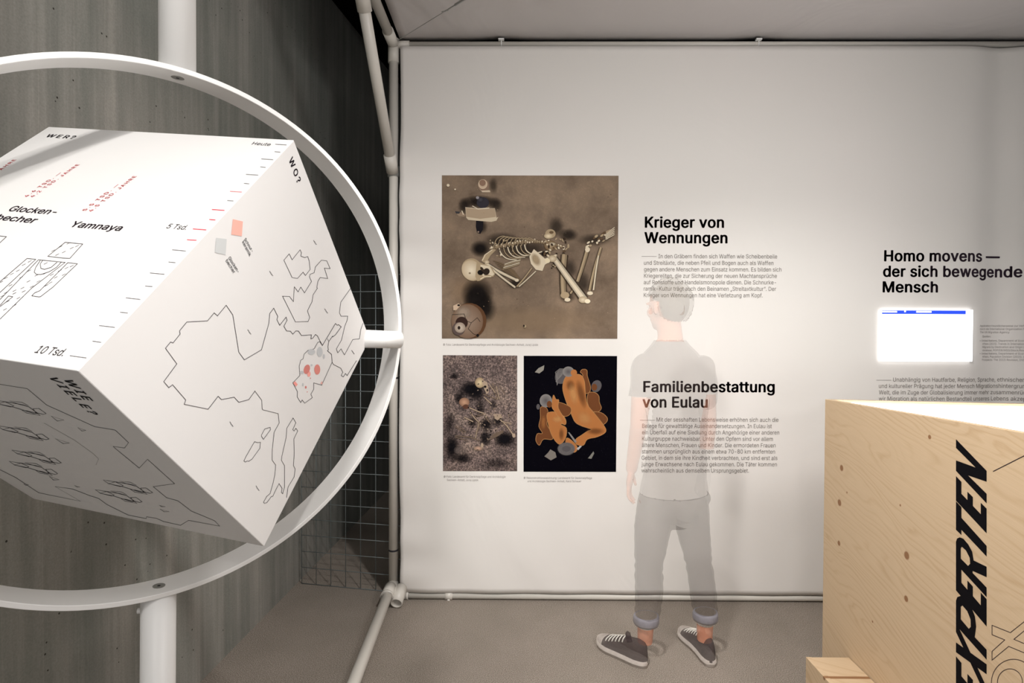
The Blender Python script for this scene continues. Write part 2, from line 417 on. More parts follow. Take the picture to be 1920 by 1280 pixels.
tube(bm, [(XP-.0, YB+.02, ZT), (XP, YB-.14, ZT)], .031); tube(bm, [(XP, YB, ZT), (XP+.09, YB, ZT)], .021); obj('corner_joint', bm, M['tube'], frame, True)
bm = bmesh.new(); tube(bm, [(XP, YB, ZT), (3.4, YB, ZT)], .0165); tag(obj('top_rail', bm, M['tube'], frame, True))
bm = bmesh.new(); tube(bm, [(XP+.03, YB-.01, ZR), (3.4, YB-.01, ZR)], .0185); obj('bottom_rail', bm, M['tube'], frame, True)
bm = bmesh.new(); tube(bm, [(XP-.0, YB-.02, ZT), (XP, .3, ZT)], .026); obj('side_top_rail', bm, M['tube'], frame, True)
# floor rail running towards the viewer
q0 = Vector((XP-.005, YB-.05, .085)); q1 = at_z(663, 1280, .035); dq = (q1-q0); q2 = q0 + dq*1.9; q2.z = .035
bm = bmesh.new(); tube(bm, [q0, Vector((q1.x, q1.y, .035)), q2], .0275); obj('floor_rail', bm, M['tube'], frame, True)
# brace
br0 = at_y(736, 322, YB-.02); br1 = on_plane(680, 0, (XP, 0, 0), (1, 0, 0)); bd = (br1-br0)
brE = br0 + bd*((ZT-br0.z)/bd.z)*.97
bm = bmesh.new(); tube(bm, [br0+bd*.03, brE], .0275); obj('brace', bm, M['tube'], frame, True)
bm = bmesh.new(); tube(bm, [br0+bd*.0, br0+bd*.12], .0335); obj('brace_sleeve', bm, M['tube'], frame, True); bm = bmesh.new()
pa = on_plane(684, 21, (XP, 0, 0), (1, 0, 0)); tube(bm, [pa, pa+bd.normalized()*.2], .0335); obj('brace_sleeve', bm, M['tube'], frame, True)
bm = bmesh.new(); zc = at_y(738, 322, YB).z
tube(bm, [(XP, YB, zc-.03), (XP, YB, zc+.03)], .0335)
for k in range(5):
    a = -2.3+.35*k; tube(bm, [(XP+.034*math.cos(a), YB+.034*math.sin(a), zc-.022), (XP+.034*math.cos(a), YB+.034*math.sin(a), zc+.022)], .003, 8)
obj('clamp', bm, mat('galvanised', (.42, .43, .41), .4, .5), frame, True)
# bottom corner joint
zj = at_y(738, 1096, YB).z
bm = bmesh.new(); tube(bm, [(XP, YB, .07), (XP, YB, zj)], .032); tube(bm, [(XP, YB, zj-.012), (XP, YB, zj)], .036)
tube(bm, [(XP, YB, .08), (XP, YB-.10, .072)], .033); dd = (Vector((q1.x, q1.y, .035))-q0).normalized()
tube(bm, [q0, q0+dd*.10], .0335); tube(bm, [q0+dd*.09, q0+dd*.10], .0365); tube(bm, [(XP, YB-.01, ZR), (XP+.09, YB-.01, ZR)], .022); tube(bm, [(XP+.075, YB-.01, ZR), (XP+.09, YB-.01, ZR)], .0245)
tube(bm, [(XP, YB-.01, .06), (XP+.03, YB-.05, .05)], .030)
obj('floor_joint', bm, M['tube'], frame, True)
o0 = at_y(743, 1131, YB-.13); o0b = Vector((o0.x+.006, YB-.03, o0.z+.04))
bm = bmesh.new(); hollow(bm, o0, o0b, .0335, .0265); tag(obj('open_socket', bm, M['tube'], frame, True), 'empty tube socket facing the viewer')
bm = bmesh.new(); dv = (o0b-o0).normalized(); tube(bm, [o0+dv*.06, o0+dv*.065], .0266); obj('socket_plug', bm, M['steel'], frame)
# ties
for px, nm in ((940, 'top'), (1420, 'top')):
    x = at_y(px, 82, YB).x; bm = bmesh.new()
    tube(bm, [(x, YB, ZT-.019), (x, YB-.018, ZT-.008), (x, YB-.019, ZT+.008), (x, YB-.008, ZT+.022)], .0035, 8)
    box(bm, (x-.016, YB-.026, ZT+.016), (x+.016, YB-.008, ZT+.024)); obj('tie_clip', bm, M['clip'], frame)
x = at_y(842, 1118, YB).x; bm = bmesh.new(); tube(bm, [(x-.02, YB-.01, ZR), (x+.02, YB-.01, ZR)], .023); tube(bm, [(x, YB-.02, ZR-.016), (x, YB-.02, ZR-.032)], .009); obj('rail_sleeve', bm, M['tube'], frame, True)

# tensioning wire under the canopy
wp = at_y(742, 78, YB-.03); wd = on_plane(872, -2, (0, 0, ZT-.03), (0, 0, 1)); wv = (wd-wp)
wire = empty('tension_wire', tuple(wp)); tag(wire, 'thin steel wire with a turnbuckle crossing under the grey canopy', 'wire')
bm = bmesh.new(); tube(bm, [wp, wp+wv*2.2], .0016, 8); obj('cable', bm, M['steel'], wire)
bm = bmesh.new(); tube(bm, [wp+wv*.86, wp+wv*.88, wp+wv*1.2, wp+wv*1.22], [.003, .007, .007, .003], 12)
tube(bm, [wp+wv*.74, wp+wv*.86], .0035, 8); tube(bm, [wp+wv*.73-Vector((.012, 0, 0)), wp+wv*.76+Vector((.01, 0, 0))], .003, 8); obj('turnbuckle', bm, M['steel'], wire)

# canopy cloth
def sheet(name, f, nu, nv, m, parent=None, th=.0015):
    bm = bmesh.new(); G = [[bm.verts.new(f(i/nu, j/nv)) for i in range(nu+1)] for j in range(nv+1)]
    for j in range(nv):
        for i in range(nu): bm.faces.new((G[j][i], G[j][i+1], G[j+1][i+1], G[j+1][i]))
    o = obj(name, bm, m, parent, True); md = o.modifiers.new('thick', 'SOLIDIFY'); md.thickness = th; md.offset = 0; return o
def roof(u, v):
    x = XP+.035 + u*(3.4-XP); y = YB+.02 - v*(YB-.45)
    tie = min(abs(x-at_y(940, 82, YB).x), abs(x-at_y(1420, 82, YB).x))
    sag = .008*math.exp(-(v/.03)**2)*math.exp(-(tie/.12)**2)
    return (x, y, ZT+.034+sag+.006*math.sin(9*u+4*v)*min(1, v*6))
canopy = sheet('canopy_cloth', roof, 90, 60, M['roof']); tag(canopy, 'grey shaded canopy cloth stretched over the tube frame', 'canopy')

# ================================================================== CLOTH PANEL WITH PRINT
XL = at_y(750.5, 600, YB-.02).x; ZB = at_y(1000, 1111, YB-.02).z; ZTOP = at_y(1000, 88, YB-.02).z
YF = YB-.028
panel = empty('cloth_panel', (XL, YF, ZB)); tag(panel, 'large white printed cloth panel stretched behind the standing visitor', 'panel')
def fold(x, z):
    e = math.exp(-((x-XL)/.16)**2); b = math.exp(-((z-ZB)/.22)**2)*(0.4+.6*math.exp(-((x-XL)/.8)**2))
    dy = .006*e*math.sin(17*z+6*math.sin(3*z)) + .004*b*math.sin(16*x+9*z)
    # fold near the right end, behind the wooden box
    dy += .022*math.exp(-((x-at_y(1868, 400, YB).x)/.11)**2)
    return dy
def pan(u, v):
    x = XL+u*(3.4-XL); z = ZB+v*(ZTOP-ZB)
    return (x + (0.004*math.sin(5*z) if u == 0 else 0), YF+fold(x, z), z)
cl = sheet('cloth', pan, 160, 110, M['banner'], panel, .001)
PN = Vector((0, -1, 0)); 
def P(px, py): return at_y(px, py, YF-.0014)
UPZ = Vector((0, 0, 1)); MPX = (YF)/F
E2 = Vector((0, -.0006, 0))
def lines(L): return [(s, P(x0, y), P(x1, y+(x1-x0)*.002)) for s, x0, x1, y in L]
capH = 19.7*MPX
for L_ in [('Krieger von', 1209, 1357.5, 426.3), ('Wennungen', 1208, 1364, 455.3)]: tag(text_block('heading', lines([L_]), M['warm_ink'], panel, E2, .026, 1.04, capH, UPZ), 'bold heading line ' + L_[0])
for L_ in [('Familienbestattung', 1206, 1452.5, 734.3), ('von Eulau', 1204.5, 1327, 763.3)]: tag(text_block('heading', lines([L_]), M['plum_ink'], panel, E2, .026, 1.04, capH, UPZ), 'bold heading line ' + L_[0])
for L_ in [('Homo movens —', 1657.5, 1881, 489.3), ('der sich bewegende', 1655.5, 1918.5, 518.3), ('Mensch', 1654.7, 1758.5, 547.5)]: tag(text_block('heading', lines([L_]), M['plum_ink'], panel, E2, .026, 1.04, capH, UPZ), 'bold heading line ' + L_[0])
def rule(px0, px1, py, m=None):
    a, b = P(px0, py), P(px1, py+.1); bm = bmesh.new(); h = .0009
    bm.faces.new([bm.verts.new(v) for v in (a-UPZ*h+E2, b-UPZ*h+E2, b+UPZ*h+E2, a+UPZ*h+E2)]); obj('rule', bm, m or M['grey_ink'], panel)
rule(1203, 1231, 480.5); rule(1200, 1228, 787.5); rule(1643, 1671, 712.5)
text_block('paragraph', lines([
 ('In den Gräbern finden sich Waffen wie Scheibenbeile', 1234.5, 1457, 484), ('und Streitäxte, die neben Pfeil und Bogen auch als Waffen', 1207.5, 1450, 496.2),
 ('gegen andere Menschen zum Einsatz kommen. Es bilden sich', 1207.5, 1465, 508.4), ('Kriegereliten, die zur Sicherung der neuen Machtansprüche', 1207.5, 1456.5, 520.5),
 ('auf Rohstoffe und Handelsmonopole dienen. Die Schnurke-', 1207, 1455, 532.6), ('ramik-Kultur trägt auch den Beinamen „Streitaxtkultur“. Der', 1207, 1455, 544.7),
 ('Krieger von Wennungen hat eine Verletzung am Kopf.', 1207, 1430, 556.8)]), M['grey_ink'], panel, E2, 0, 1, 7.6*MPX, UPZ)
text_block('paragraph', lines([
 ('Mit der sesshaften Lebensweise erhöhen sich auch die', 1231, 1459.5, 790), ('Belege für gewalttätige Auseinandersetzungen. In Eulau ist', 1204, 1447, 801.9),
 ('ein Überfall auf eine Siedlung durch Angehörige einer anderen', 1203.7, 1461, 813.8), ('Kulturgruppe nachweisbar. Unter den Opfern sind vor allem', 1203.7, 1449, 825.8),
 ('ältere Menschen, Frauen und Kinder. Die ermordeten Frauen', 1203.6, 1454, 837.8), ('stammen ursprünglich aus einem etwa 70-80 km entfernten', 1203.5, 1453, 849.6),
 ('Gebiet, in dem sie ihre Kindheit verbrachten, und sind erst als', 1203, 1457.5, 861.6), ('junge Erwachsene nach Eulau gekommen. Die Täter kommen', 1202.8, 1456.5, 873.5),
 ('wahrscheinlich aus demselben Ursprungsgebiet.', 1202.6, 1404, 885.3)]), M['grey_ink'], panel, E2, 0, 1, 7.6*MPX, UPZ)
text_block('paragraph', lines([
 ('Unabhängig von Hautfarbe, Religion, Sprache, ethnischer', 1674.5, 1921, 715.2), ('und kultureller Prägung hat jeder Mensch Migrationshintergrund. In einer', 1647.7, 1968, 727),
 ('Welt, die im Zuge der Globalisierung immer mehr zusammenrückt, sollten', 1647.8, 1966, 739), ('wir Migration als natürlichen Bestandteil unseres Lebens akzeptieren.', 1647.5, 1952, 750.8)]),
 M['grey_ink'], panel, E2, 0, 1, 7.6*MPX, UPZ)
text_block('small_print', lines([
 ('Application freundlicherweise zur Verfügung gestellt', 1840, 1952, 612.3), ('durch die International Organization for Migration,', 1840, 1948, 618.3), ('The UN Migration Agency', 1840, 1897, 624.4),
 ('Quellen:', 1845.5, 1864, 632.3), ('• United Nations, Department of Economic and Social', 1840, 1957, 640.2), ('Affairs (2015). Trends in International Migrant Stock:', 1845.5, 1956, 646.3),
 ('Migrants by Destination and Origin (United Nations', 1845.5, 1953, 652.3), ('database, POP/DB/MIG/Stock/Rev.2015).', 1845.5, 1938, 658.4), ('• United Nations, Department of Economic and Social', 1840, 1957, 664.5),
 ('Affairs, Population Division (2015). World Population', 1845.5, 1955, 670.4), ('Prospects: The 2015 Revision, DVD Edition.', 1845, 1940, 676.4)]), M['pale_ink'], panel, E2, 0, 1, 3.7*MPX, UPZ)
text_block('caption', lines([('© Foto: Landesamt für Denkmalpflege und Archäologie Sachsen-Anhalt, Juraj Lipták', 831, 1009, 647.6)]), M['pale_ink'], panel, E2, 0, 1, 3.8*MPX, UPZ)
text_block('caption', lines([('© Foto: Landesamt für Denkmalpflege und Archäologie', 832, 948, 895), ('Sachsen-Anhalt, Juraj Lipták', 838, 897, 901.2)]), M['pale_ink'], panel, E2, 0, 1, 3.8*MPX, UPZ)
text_block('caption', lines([('© Rekonstruktionszeichnung: Landesamt für Denkmalpflege', 982, 1110, 897.3), ('und Archäologie Sachsen-Anhalt, Karol Schauer', 989, 1090, 903.4)]), M['pale_ink'], panel, E2, 0, 1, 3.8*MPX, UPZ)

def photo(name, quad, m, label):
    bm = bmesh.new(); a = [P(*q)+E2 for q in quad]; bm.faces.new([bm.verts.new(v) for v in a]); return tag(obj(name, bm, m, panel), label)
ph1 = photo('photo_print', [(828.6, 634.5), (1157.4, 634.8), (1159.8, 329.4), (828.6, 328.6)], M['soil'], 'brown photograph of a crouched skeleton with pots')
ph2 = photo('photo_print', [(830.6, 882.8), (969.7, 883), (969.8, 666.4), (830.4, 665.6)], M['gravel'], 'grey photograph of bones in gravel')
ph3 = photo('photo_print', [(981.6, 884), (1155, 884.3), (1157, 667.2), (982, 666.8)], M['night'], 'black picture with orange crouched figures')

# ---- photograph 1
D = Draw(lambda u, v: P(820+u/5.3333, 320+v/5.3333), PN, .0015, .00002)
dk = rgb(20, 14, 12); br = rgb(48, 38, 34)
D.ell(950, 1500, 820, 175, rgb(166, 141, 114), .45, 0); D.ell(320, 1200, 250, 200, rgb(160, 132, 104), .4, 0)
for (x, y, rx, ry, a_) in ((430, 780, 110, 90, .95), (400, 1230, 175, 170, .98), (400, 1330, 150, 150, .98), (470, 1380, 130, 150, .8), (430, 310, 200, 70, .85), (270, 350, 70, 90, .7), (1190, 560, 90, 110, .55), (1310, 640, 110, 70, .7),
                         (560, 150, 50, 90, .5), (590, 340, 70, 80, .6), (780, 1130, 90, 60, .7), (1450, 1120, 90, 140, .55), (1320, 980, 90, 120, .5), (850, 790, 330, 120, .6), (650, 700, 200, 90, .65), (1560, 690, 180, 70, .55), (1300, 1260, 90, 70, .6), (450, 560, 60, 80, .6)):
    D.ell(x, y, rx, ry, dk, a_, 0)
D.ell(462, 145, 56, 58, rgb(140, 115, 98), 1); D.ell(455, 135, 46, 48, rgb(170, 146, 124), 1, rgb(205, 185, 160)); D.ell(452, 122, 32, 32, rgb(140, 112, 94))
D.poly([(410, 170), (440, 200), (525, 195), (530, 215), (450, 215)], rgb(205, 188, 165))
D.ell(455, 320, 62, 55, rgb(50, 48, 56)); D.ell(430, 290, 35, 30, rgb(72, 70, 78), 1, rgb(40, 38, 44)); D.ell(402, 270, 16, 14, rgb(150, 145, 148))
D.poly([(280, 365), (350, 372), (410, 383), (575, 375), (592, 470), (612, 462), (590, 500), (540, 512), (400, 500), (310, 492), (290, 470)], rgb(205, 190, 165))
D.poly([(284, 370), (410, 388), (574, 378), (586, 462), (430, 482), (292, 462)], rgb(172, 152, 128))
D.line([(350, 352), (405, 382), (520, 372)], 8, rgb(215, 202, 180))
D.poly([(170, 405), (235, 415), (285, 440), (270, 460), (215, 455)], rgb(150, 130, 110)); D.poly([(175, 405), (230, 410), (220, 430), (190, 430)], rgb(60, 58, 62)); D.line([(245, 400), (262, 440)], 10, rgb(220, 205, 180))
D.poly([(388, 500), (460, 505), (455, 590), (430, 632), (398, 620), (385, 560)], rgb(24, 20, 26)); D.ell(410, 612, 9, 8, rgb(150, 130, 115))
bn = rgb(226, 212, 186); bs = rgb(176, 156, 126)
# spine and ribs
for k in range(30):
    t = k/29; x = 540+700*t; y = 800-110*math.sin(t*2.3)+60*t; D.ell(x, y-20, 16, 22, bs, 1, rgb(90, 72, 54), rot=.5*random.uniform(-1, 1), n=8); D.ell(x+random.uniform(-8, 8), y-26+random.uniform(-16, 16), 7, 9, bn, n=7)
for k in range(9):
    x0 = 560+40*k; D.bone([(x0, 780-4*k), (x0+30, 690-2*k), (x0+90, 655+5*k), (x0+150, 668+6*k)], 9, bs)
for k in range(7):
    x0 = 620+42*k; D.bone([(x0, 775-6*k), (x0+20, 830-5*k), (x0+80, 880-8*k), (x0+175, 893-14*k)], 10 if k % 2 else 13, bs if k % 2 else bn)
for k in range(6): D.bone([(560+20*k, 900+22*k), (650+26*k, 930+26*k), (780+14*k, 1010+20*k)], 8, rgb(140, 118, 92))
for k in range(26):
    D.ell(random.uniform(490, 760), random.uniform(680, 860), random.uniform(6, 16), random.uniform(5, 12), random.choice([bs, bn, rgb(110, 92, 70)]), n=7, rot=random.random()*3)
D.poly([(440, 900), (470, 840), (555, 785), (590, 790), (530, 850), (500, 905), (460, 920)], bs); D.line([(450, 900), (480, 840), (550, 790)], 8, bn)
for k in range(4): D.bone([(655+k*6, 985-k*16), (740, 962-k*16), (820+k*4, 935-k*14)], 11, bn if k % 2 else bs)
D.bone([(945, 975), (870, 1075), (795, 1160)], 17, bs); D.bone([(985, 1005), (900, 1085), (815, 1160)], 13, bn)
D.bone([(480, 925), (620, 1010), (800, 1098)], 30, bn, 26); D.ell(795, 1095, 20, 16, bn); D.bone([(530, 970), (650, 1070), (780, 1168)], 22, bn, 20); D.ell(495, 915, 26, 20, bn, 1, bs)
# skull
D.ell(350, 990, 104, 116, bs, rot=-.5); D.ell(340, 995, 94, 104, rgb(236, 224, 200), 1, rgb(196, 176, 146), rot=-.5); D.poly([(395, 905), (460, 930), (545, 960), (578, 1030), (560, 1062), (490, 1065), (430, 1100), (400, 1105), (380, 1060)], bs)
D.poly([(430, 940), (525, 955), (570, 1035), (550, 1052), (500, 1035), (455, 1055)], bn); D.ell(432, 1018, 30, 26, dk); D.ell(490, 1010, 32, 36, rgb(50, 38, 30), rot=.7); D.ell(448, 985, 14, 26, rgb(60, 46, 34), rot=-.6)
D.ell(325, 1025, 11, 9, rgb(140, 122, 98)); D.line([(430, 1085), (470, 1060), (540, 1060)], 10, rgb(232, 216, 186))
# pelvis
D.poly([(965, 785), (1030, 840), (1075, 880), (1200, 830), (1180, 880), (1110, 920), (1075, 940), (1050, 1003), (985, 990), (935, 930), (920, 860)], bn)
D.ell(985, 890, 45, 75, bs, .9, 0, rot=-.5); D.ell(1080, 830, 40, 26, dk, .7); D.ell(1130, 750, 62, 52, bs, 1, rgb(110, 88, 64)); D.ell(1150, 735, 40, 20, bn, .8, 0)
for k in range(34): D.ell(random.uniform(1050, 1310), random.uniform(680, 860), random.uniform(8, 24), random.uniform(6, 14), random.choice([bs, bn, rgb(96, 76, 56), rgb(60, 46, 36)]), n=7, rot=random.random()*3)
D.ell(1130, 632, 52, 46, bs); D.ell(1110, 655, 44, 28, rgb(236, 222, 190), 1, bs); D.ell(1140, 618, 22, 14, rgb(110, 88, 64))
D.bone([(1270, 840), (1255, 1060), (1262, 1240)], 52, bs, 50); D.ell(1275, 1245, 44, 34, bs); D.ell(1300, 1290, 30, 20, bn, n=9)
D.bone([(1500, 790), (1450, 960), (1400, 1110)], 36, bs, 30); D.ell(1500, 790, 24, 26, bn)
D.bone([(1635, 770), (1570, 980), (1520, 1200)], 24, bs, 26); D.bone([(1610, 850), (1585, 1000), (1560, 1195)], 16, bn, 16); D.ell(1525, 1225, 30, 20, bn, n=9)
D.bone([(1330, 1230), (1370, 1170)], 20, bs)
D.bone([(1170, 880), (1300, 1060), (1470, 1290)], 50, bn, 66); D.ell(1150, 880, 42, 34, bn, 1, bs); D.ell(1100, 902, 26, 24, rgb(236, 222, 190)); D.ell(1455, 1290, 44, 34, bn, 1, bs); D.ell(1500, 1305, 28, 22, rgb(240, 228, 200))
for k in range(26): 
    t = random.random(); D.ell(1490+250*t+random.uniform(-15, 25), 730-90*t+random.uniform(-45, 45), random.uniform(9, 24), random.uniform(7, 14), random.choice([bs, bn, rgb(96, 76, 56)]), n=7, rot=-.6)
for k in range(5): D.bone([(1680, 690-12*k), (1770, 640-18*k)], 9, bn)
for k in range(10): D.ell(1155+random.uniform(-24, 24), 960+random.uniform(-30, 30), 8, 6, random.choice([bs, dk]), n=7)
# pot
D.ell(320, 1500, 172, 178, rgb(92, 62, 40)); D.ell(300, 1505, 158, 172, rgb(150, 130, 114), 1, rgb(118, 94, 76)); D.ell(260, 1420, 90, 80, rgb(172, 154, 136), .7, 0)
D.line([(150, 1440), (270, 1432), (290, 1500), (340, 1520), (400, 1470), (430, 1510)], 5, dk); D.line([(340, 1520), (310, 1580), (360, 1630), (410, 1650)], 5, dk)
D.poly([(160, 1350), (215, 1325), (235, 1345), (190, 1395), (162, 1395)], rgb(196, 172, 148)); D.ell(215, 1345, 14, 10, dk)
D.ell(245, 1520, 62, 60, rgb(52, 34, 28)); D.ell(215, 1580, 64, 66, rgb(88, 74, 70)); D.ell(228, 1568, 54, 52, rgb(196, 182, 166), 1, rgb(150, 134, 120)); D.ell(218, 1570, 14, 18, rgb(40, 26, 20)); D.ell(405, 1645, 14, 14, dk)
for k in range(70):
    x = random.uniform(70, 1780); y = random.uniform(70, 1660); D.ell(x, y, random.uniform(2, 5), random.uniform(2, 4), random.choice([rgb(190, 165, 135), rgb(60, 46, 36), rgb(170, 140, 110)]), .9, n=6)
D.ell(110, 150, 15, 15, bn, n=8); D.ell(180, 190, 9, 8, bn, n=8); D.ell(875, 1555, 14, 15, bs, n=8); D.ell(866, 1550, 8, 12, dk, n=8)
tag(D.build('photo_figures', ph1), kind='stuff')

# ---- photograph 2
D = Draw(lambda u, v: P(820+u/5.3333, 660+v/5.3333), PN, .0015, .00002)
for (x, y, rx, ry, a_) in ((330, 370, 120, 90, 1), (400, 400, 90, 110, .8), (220, 460, 60, 80, .7), (672, 870, 120, 90, 1), (490, 720, 80, 80, .85), (148, 960, 80, 150, .9), (250, 1060, 110, 60, .8), (600, 690, 70, 70, .7), (480, 860, 70, 90, .8), (350, 700, 60, 60, .7), (170, 240, 50, 40, .7), (128, 700, 60, 120, .5), (430, 560, 50, 100, .6), (600, 1110, 170, 60, .5), (560, 520, 50, 60, .5)):
    D.ell(x, y, rx, ry, rgb(8, 6, 12), a_, 0)
b1 = rgb(168, 148, 128); b2 = rgb(126, 108, 94)
D.ell(425, 305, 48, 52, rgb(212, 194, 158), 1, rgb(150, 128, 100)); D.poly([(440, 270), (500, 300), (515, 400), (495, 420), (470, 370)], b1); D.ell(478, 345, 14, 12, dk); D.ell(500, 380, 8, 14, dk)
D.ell(270, 500, 52, 46, rgb(190, 150, 122), 1, rgb(130, 98, 80)); D.ell(285, 545, 30, 24, rgb(90, 60, 48))
for pts, w_ in (([(525, 330), (575, 400), (605, 470)], 11), ([(590, 340), (605, 400), (622, 470)], 11), ([(560, 330), (600, 450)], 8), ([(460, 420), (600, 470)], 10), ([(470, 450), (545, 520)], 12), ([(320, 555), (430, 600), (470, 610)], 13), ([(330, 600), (375, 660), (410, 695)], 11),
                ([(370, 645), (470, 620)], 10), ([(270, 650), (360, 695)], 13), ([(415, 690), (405, 760), (380, 860)], 11), ([(600, 650), (690, 730), (765, 835)], 15), ([(640, 690), (740, 715)], 12), ([(180, 740), (270, 810)], 9), ([(210, 735), (290, 800)], 8),
                ([(180, 835), (330, 850), (420, 885)], 9), ([(180, 850), (300, 880)], 8), ([(430, 700), (400, 800)], 9), ([(620, 340), (680, 420)], 8), ([(480, 640), (520, 700)], 10)):
    D.bone(pts, w_, b1 if w_ > 10 else b2)
for k in range(6): D.bone([(500+10*k, 880-9*k), (580, 850-8*k), (660, 800-4*k)], 5, b2)
D.ell(765, 832, 16, 22, b1); D.poly([(560, 615), (640, 620), (655, 650), (600, 680), (570, 660)], b1, .9); D.ell(410, 960, 48, 24, rgb(196, 160, 140), 1, b2); D.ell(448, 930, 14, 24, b1); D.ell(210, 980, 50, 48, rgb(110, 98, 94), .7, 0)
for k in range(90):
    D.ell(random.gauss(480, 120), random.gauss(600, 170), random.uniform(4, 13), random.uniform(3, 8), random.choice([b1, b2, b2, rgb(30, 24, 26), rgb(12, 9, 14)]), .9, n=6, rot=random.random()*3)
tag(D.build('photo_figures', ph2), kind='stuff')

# ---- picture 3: huddled, simplified amber figures on black
D = Draw(lambda u, v: P(820+u/5.3333, 660+v/5.3333), PN, .0015, .00002)
am = rgb(168, 108, 60); ad = rgb(104, 62, 34); al = rgb(212, 158, 100); gh = rgb(84, 80, 82); gl = rgb(128, 124, 122)
def body(pts, c=am, e=al):
    q = []
    for i in range(len(pts)):
        p0, p1, p2, p3 = [np.array(pts[(i+k) % len(pts)], float) for k in (-1, 0, 1, 2)]
        for t in (0, .25, .5, .75): q.append(tuple(.5*((2*p1)+(-p0+p2)*t+(2*p0-5*p1+4*p2-p3)*t*t+(-p0+3*p1-3*p2+p3)*t**3)))
    pts = q
    D.poly(pts, c); D.k += 1; D.line(pts, 5, e, .55, closed=True); D.k += 1
D.ell(1590, 340, 50, 62, gh, rot=.4); D.ell(1570, 350, 28, 34, ad)
body([(1525, 400), (1580, 405), (1615, 440), (1620, 500), (1640, 560), (1600, 600), (1540, 590), (1500, 500), (1505, 420)], ad)
body([(1550, 600), (1640, 605), (1700, 660), (1680, 710), (1620, 730), (1560, 660)], ad)
D.ell(1245, 240, 66, 80, gh, rot=.5)
for k in range(9): D.line([(1290-6*k, 170+8*k), (1225-5*k, 165+16*k), (1180+3*k, 200+14*k), (1195, 260+9*k)], 5, gl, .8)
body([(1455, 230), (1430, 200), (1450, 172), (1495, 180), (1500, 240), (1530, 340), (1520, 400), (1460, 410), (1440, 330)], ad)
body([(1290, 240), (1340, 225), (1430, 225), (1470, 290), (1480, 400), (1500, 520), (1570, 610), (1670, 740), (1680, 800), (1600, 845), (1500, 870), (1460, 930), (1390, 920), (1385, 870), (1440, 830), (1500, 790), (1540, 770), (1450, 740), (1380, 700), (1340, 620), (1290, 500), (1255, 380), (1260, 300)])
D.ell(1330, 330, 50, 60, ad, .5, 0); D.ell(1440, 420, 45, 160, ad, .55, 0, rot=-.25); D.ell(1360, 420, 50, 120, al, .5, 0, rot=-.2); D.ell(1470, 660, 90, 70, al, .4, 0, rot=.6); D.ell(1580, 790, 100, 40, ad, .5, 0)
D.ell(1310, 195, 58, 52, gh, 1, gl); D.ell(1365, 205, 32, 32, am)
body([(1210, 500), (1330, 550), (1325, 620), (1260, 640), (1200, 570)], ad)
body([(1030, 560), (1060, 545), (1100, 570), (1110, 650), (1095, 720), (1140, 800), (1150, 870), (1060, 870), (1020, 930), (985, 880), (1000, 815), (1050, 810), (1015, 740), (1030, 660)], ad)
body([(1100, 610), (1200, 600), (1270, 650), (1285, 710), (1230, 720), (1290, 760), (1280, 860), (1220, 920), (1150, 840), (1110, 720)], am)
body([(1145, 540), (1160, 430), (1185, 470), (1215, 480), (1210, 560), (1285, 690), (1260, 720), (1180, 600)], am)
D.ell(1200, 670, 60, 40, al, .5, 0); D.ell(1240, 820, 30, 70, ad, .5, 0); D.ell(1060, 700, 30, 90, am, .6, 0)
D.ell(1085, 485, 62, 66, gh, 1, gl); D.ell(1120, 520, 26, 34, ad); D.ell(1008, 545, 18, 28, gh)
body([(1290, 860), (1340, 880), (1400, 950), (1370, 1000), (1290, 950)], am)
D.ell(1290, 965, 84, 62, gh)
for k in range(46):
    t = 2*math.pi*k/46; D.line([(1290+45*math.cos(t), 965+30*math.sin(t)), (1290+90*math.cos(t+.1), 965+68*math.sin(t+.1))], 4, gl, .6)
D.poly([(1305, 800), (1320, 800), (1395, 895), (1375, 905)], gl); D.poly([(1390, 965), (1425, 935), (1445, 938), (1410, 978)], rgb(170, 170, 172))
D.poly([(975, 200), (1010, 160), (1070, 130), (1062, 180), (1020, 212)], rgb(140, 136, 128)); D.poly([(1070, 1040), (1110, 1000), (1130, 970), (1180, 1000), (1192, 1050), (1135, 1080)], rgb(120, 114, 108))
D.poly([(1505, 1060), (1560, 990), (1568, 1010), (1540, 1065)], rgb(120, 118, 112))
tag(D.build('picture_figures', ph3), kind='stuff')

# display set into the cloth
scr = empty('display_screen', tuple(P(1734, 629))); tag(scr, 'small glowing white screen with blue top bar set into the cloth panel', 'screen')
a, b = P(1649, 676.5), P(1821, 581)
bm = bmesh.new(); box(bm, (a.x, YF-.014, a.z), (b.x, YF+.02, b.z)); obj('housing', bm, M['screen'], scr)
def flat(name, x0, y0, x1, y1, m, dy, parent):
    a, b = at_y(x0, y1, YF-.014-dy), at_y(x1, y0, YF-.014-dy); bm = bmesh.new(); y = YF-.014-dy
    bm.faces.new([bm.verts.new(v) for v in ((a.x, y, a.z), (b.x, y, a.z), (b.x, y, b.z), (a.x, y, b.z))]); return obj(name, bm, m, parent)
flat('menu_bar', 1653.5, 582, 1811, 588.5, M['screen_blue'], .0006, scr); flat('menu_tab', 1653, 583, 1682, 585.5, M['screen'], .001, scr); flat('menu_tab', 1718, 583, 1746.5, 585.8, M['screen'], .001, scr)
flat('menu_tab', 1695.5, 582, 1698.5, 585, M['screen'], .001, scr); flat('scroll_bar', 1812.5, 582, 1814, 675, M['screen_blue'], .0006, scr); flat('screen_edge', 1816.5, 582, 1821, 676, M['screen_cyan'], .0006, scr)

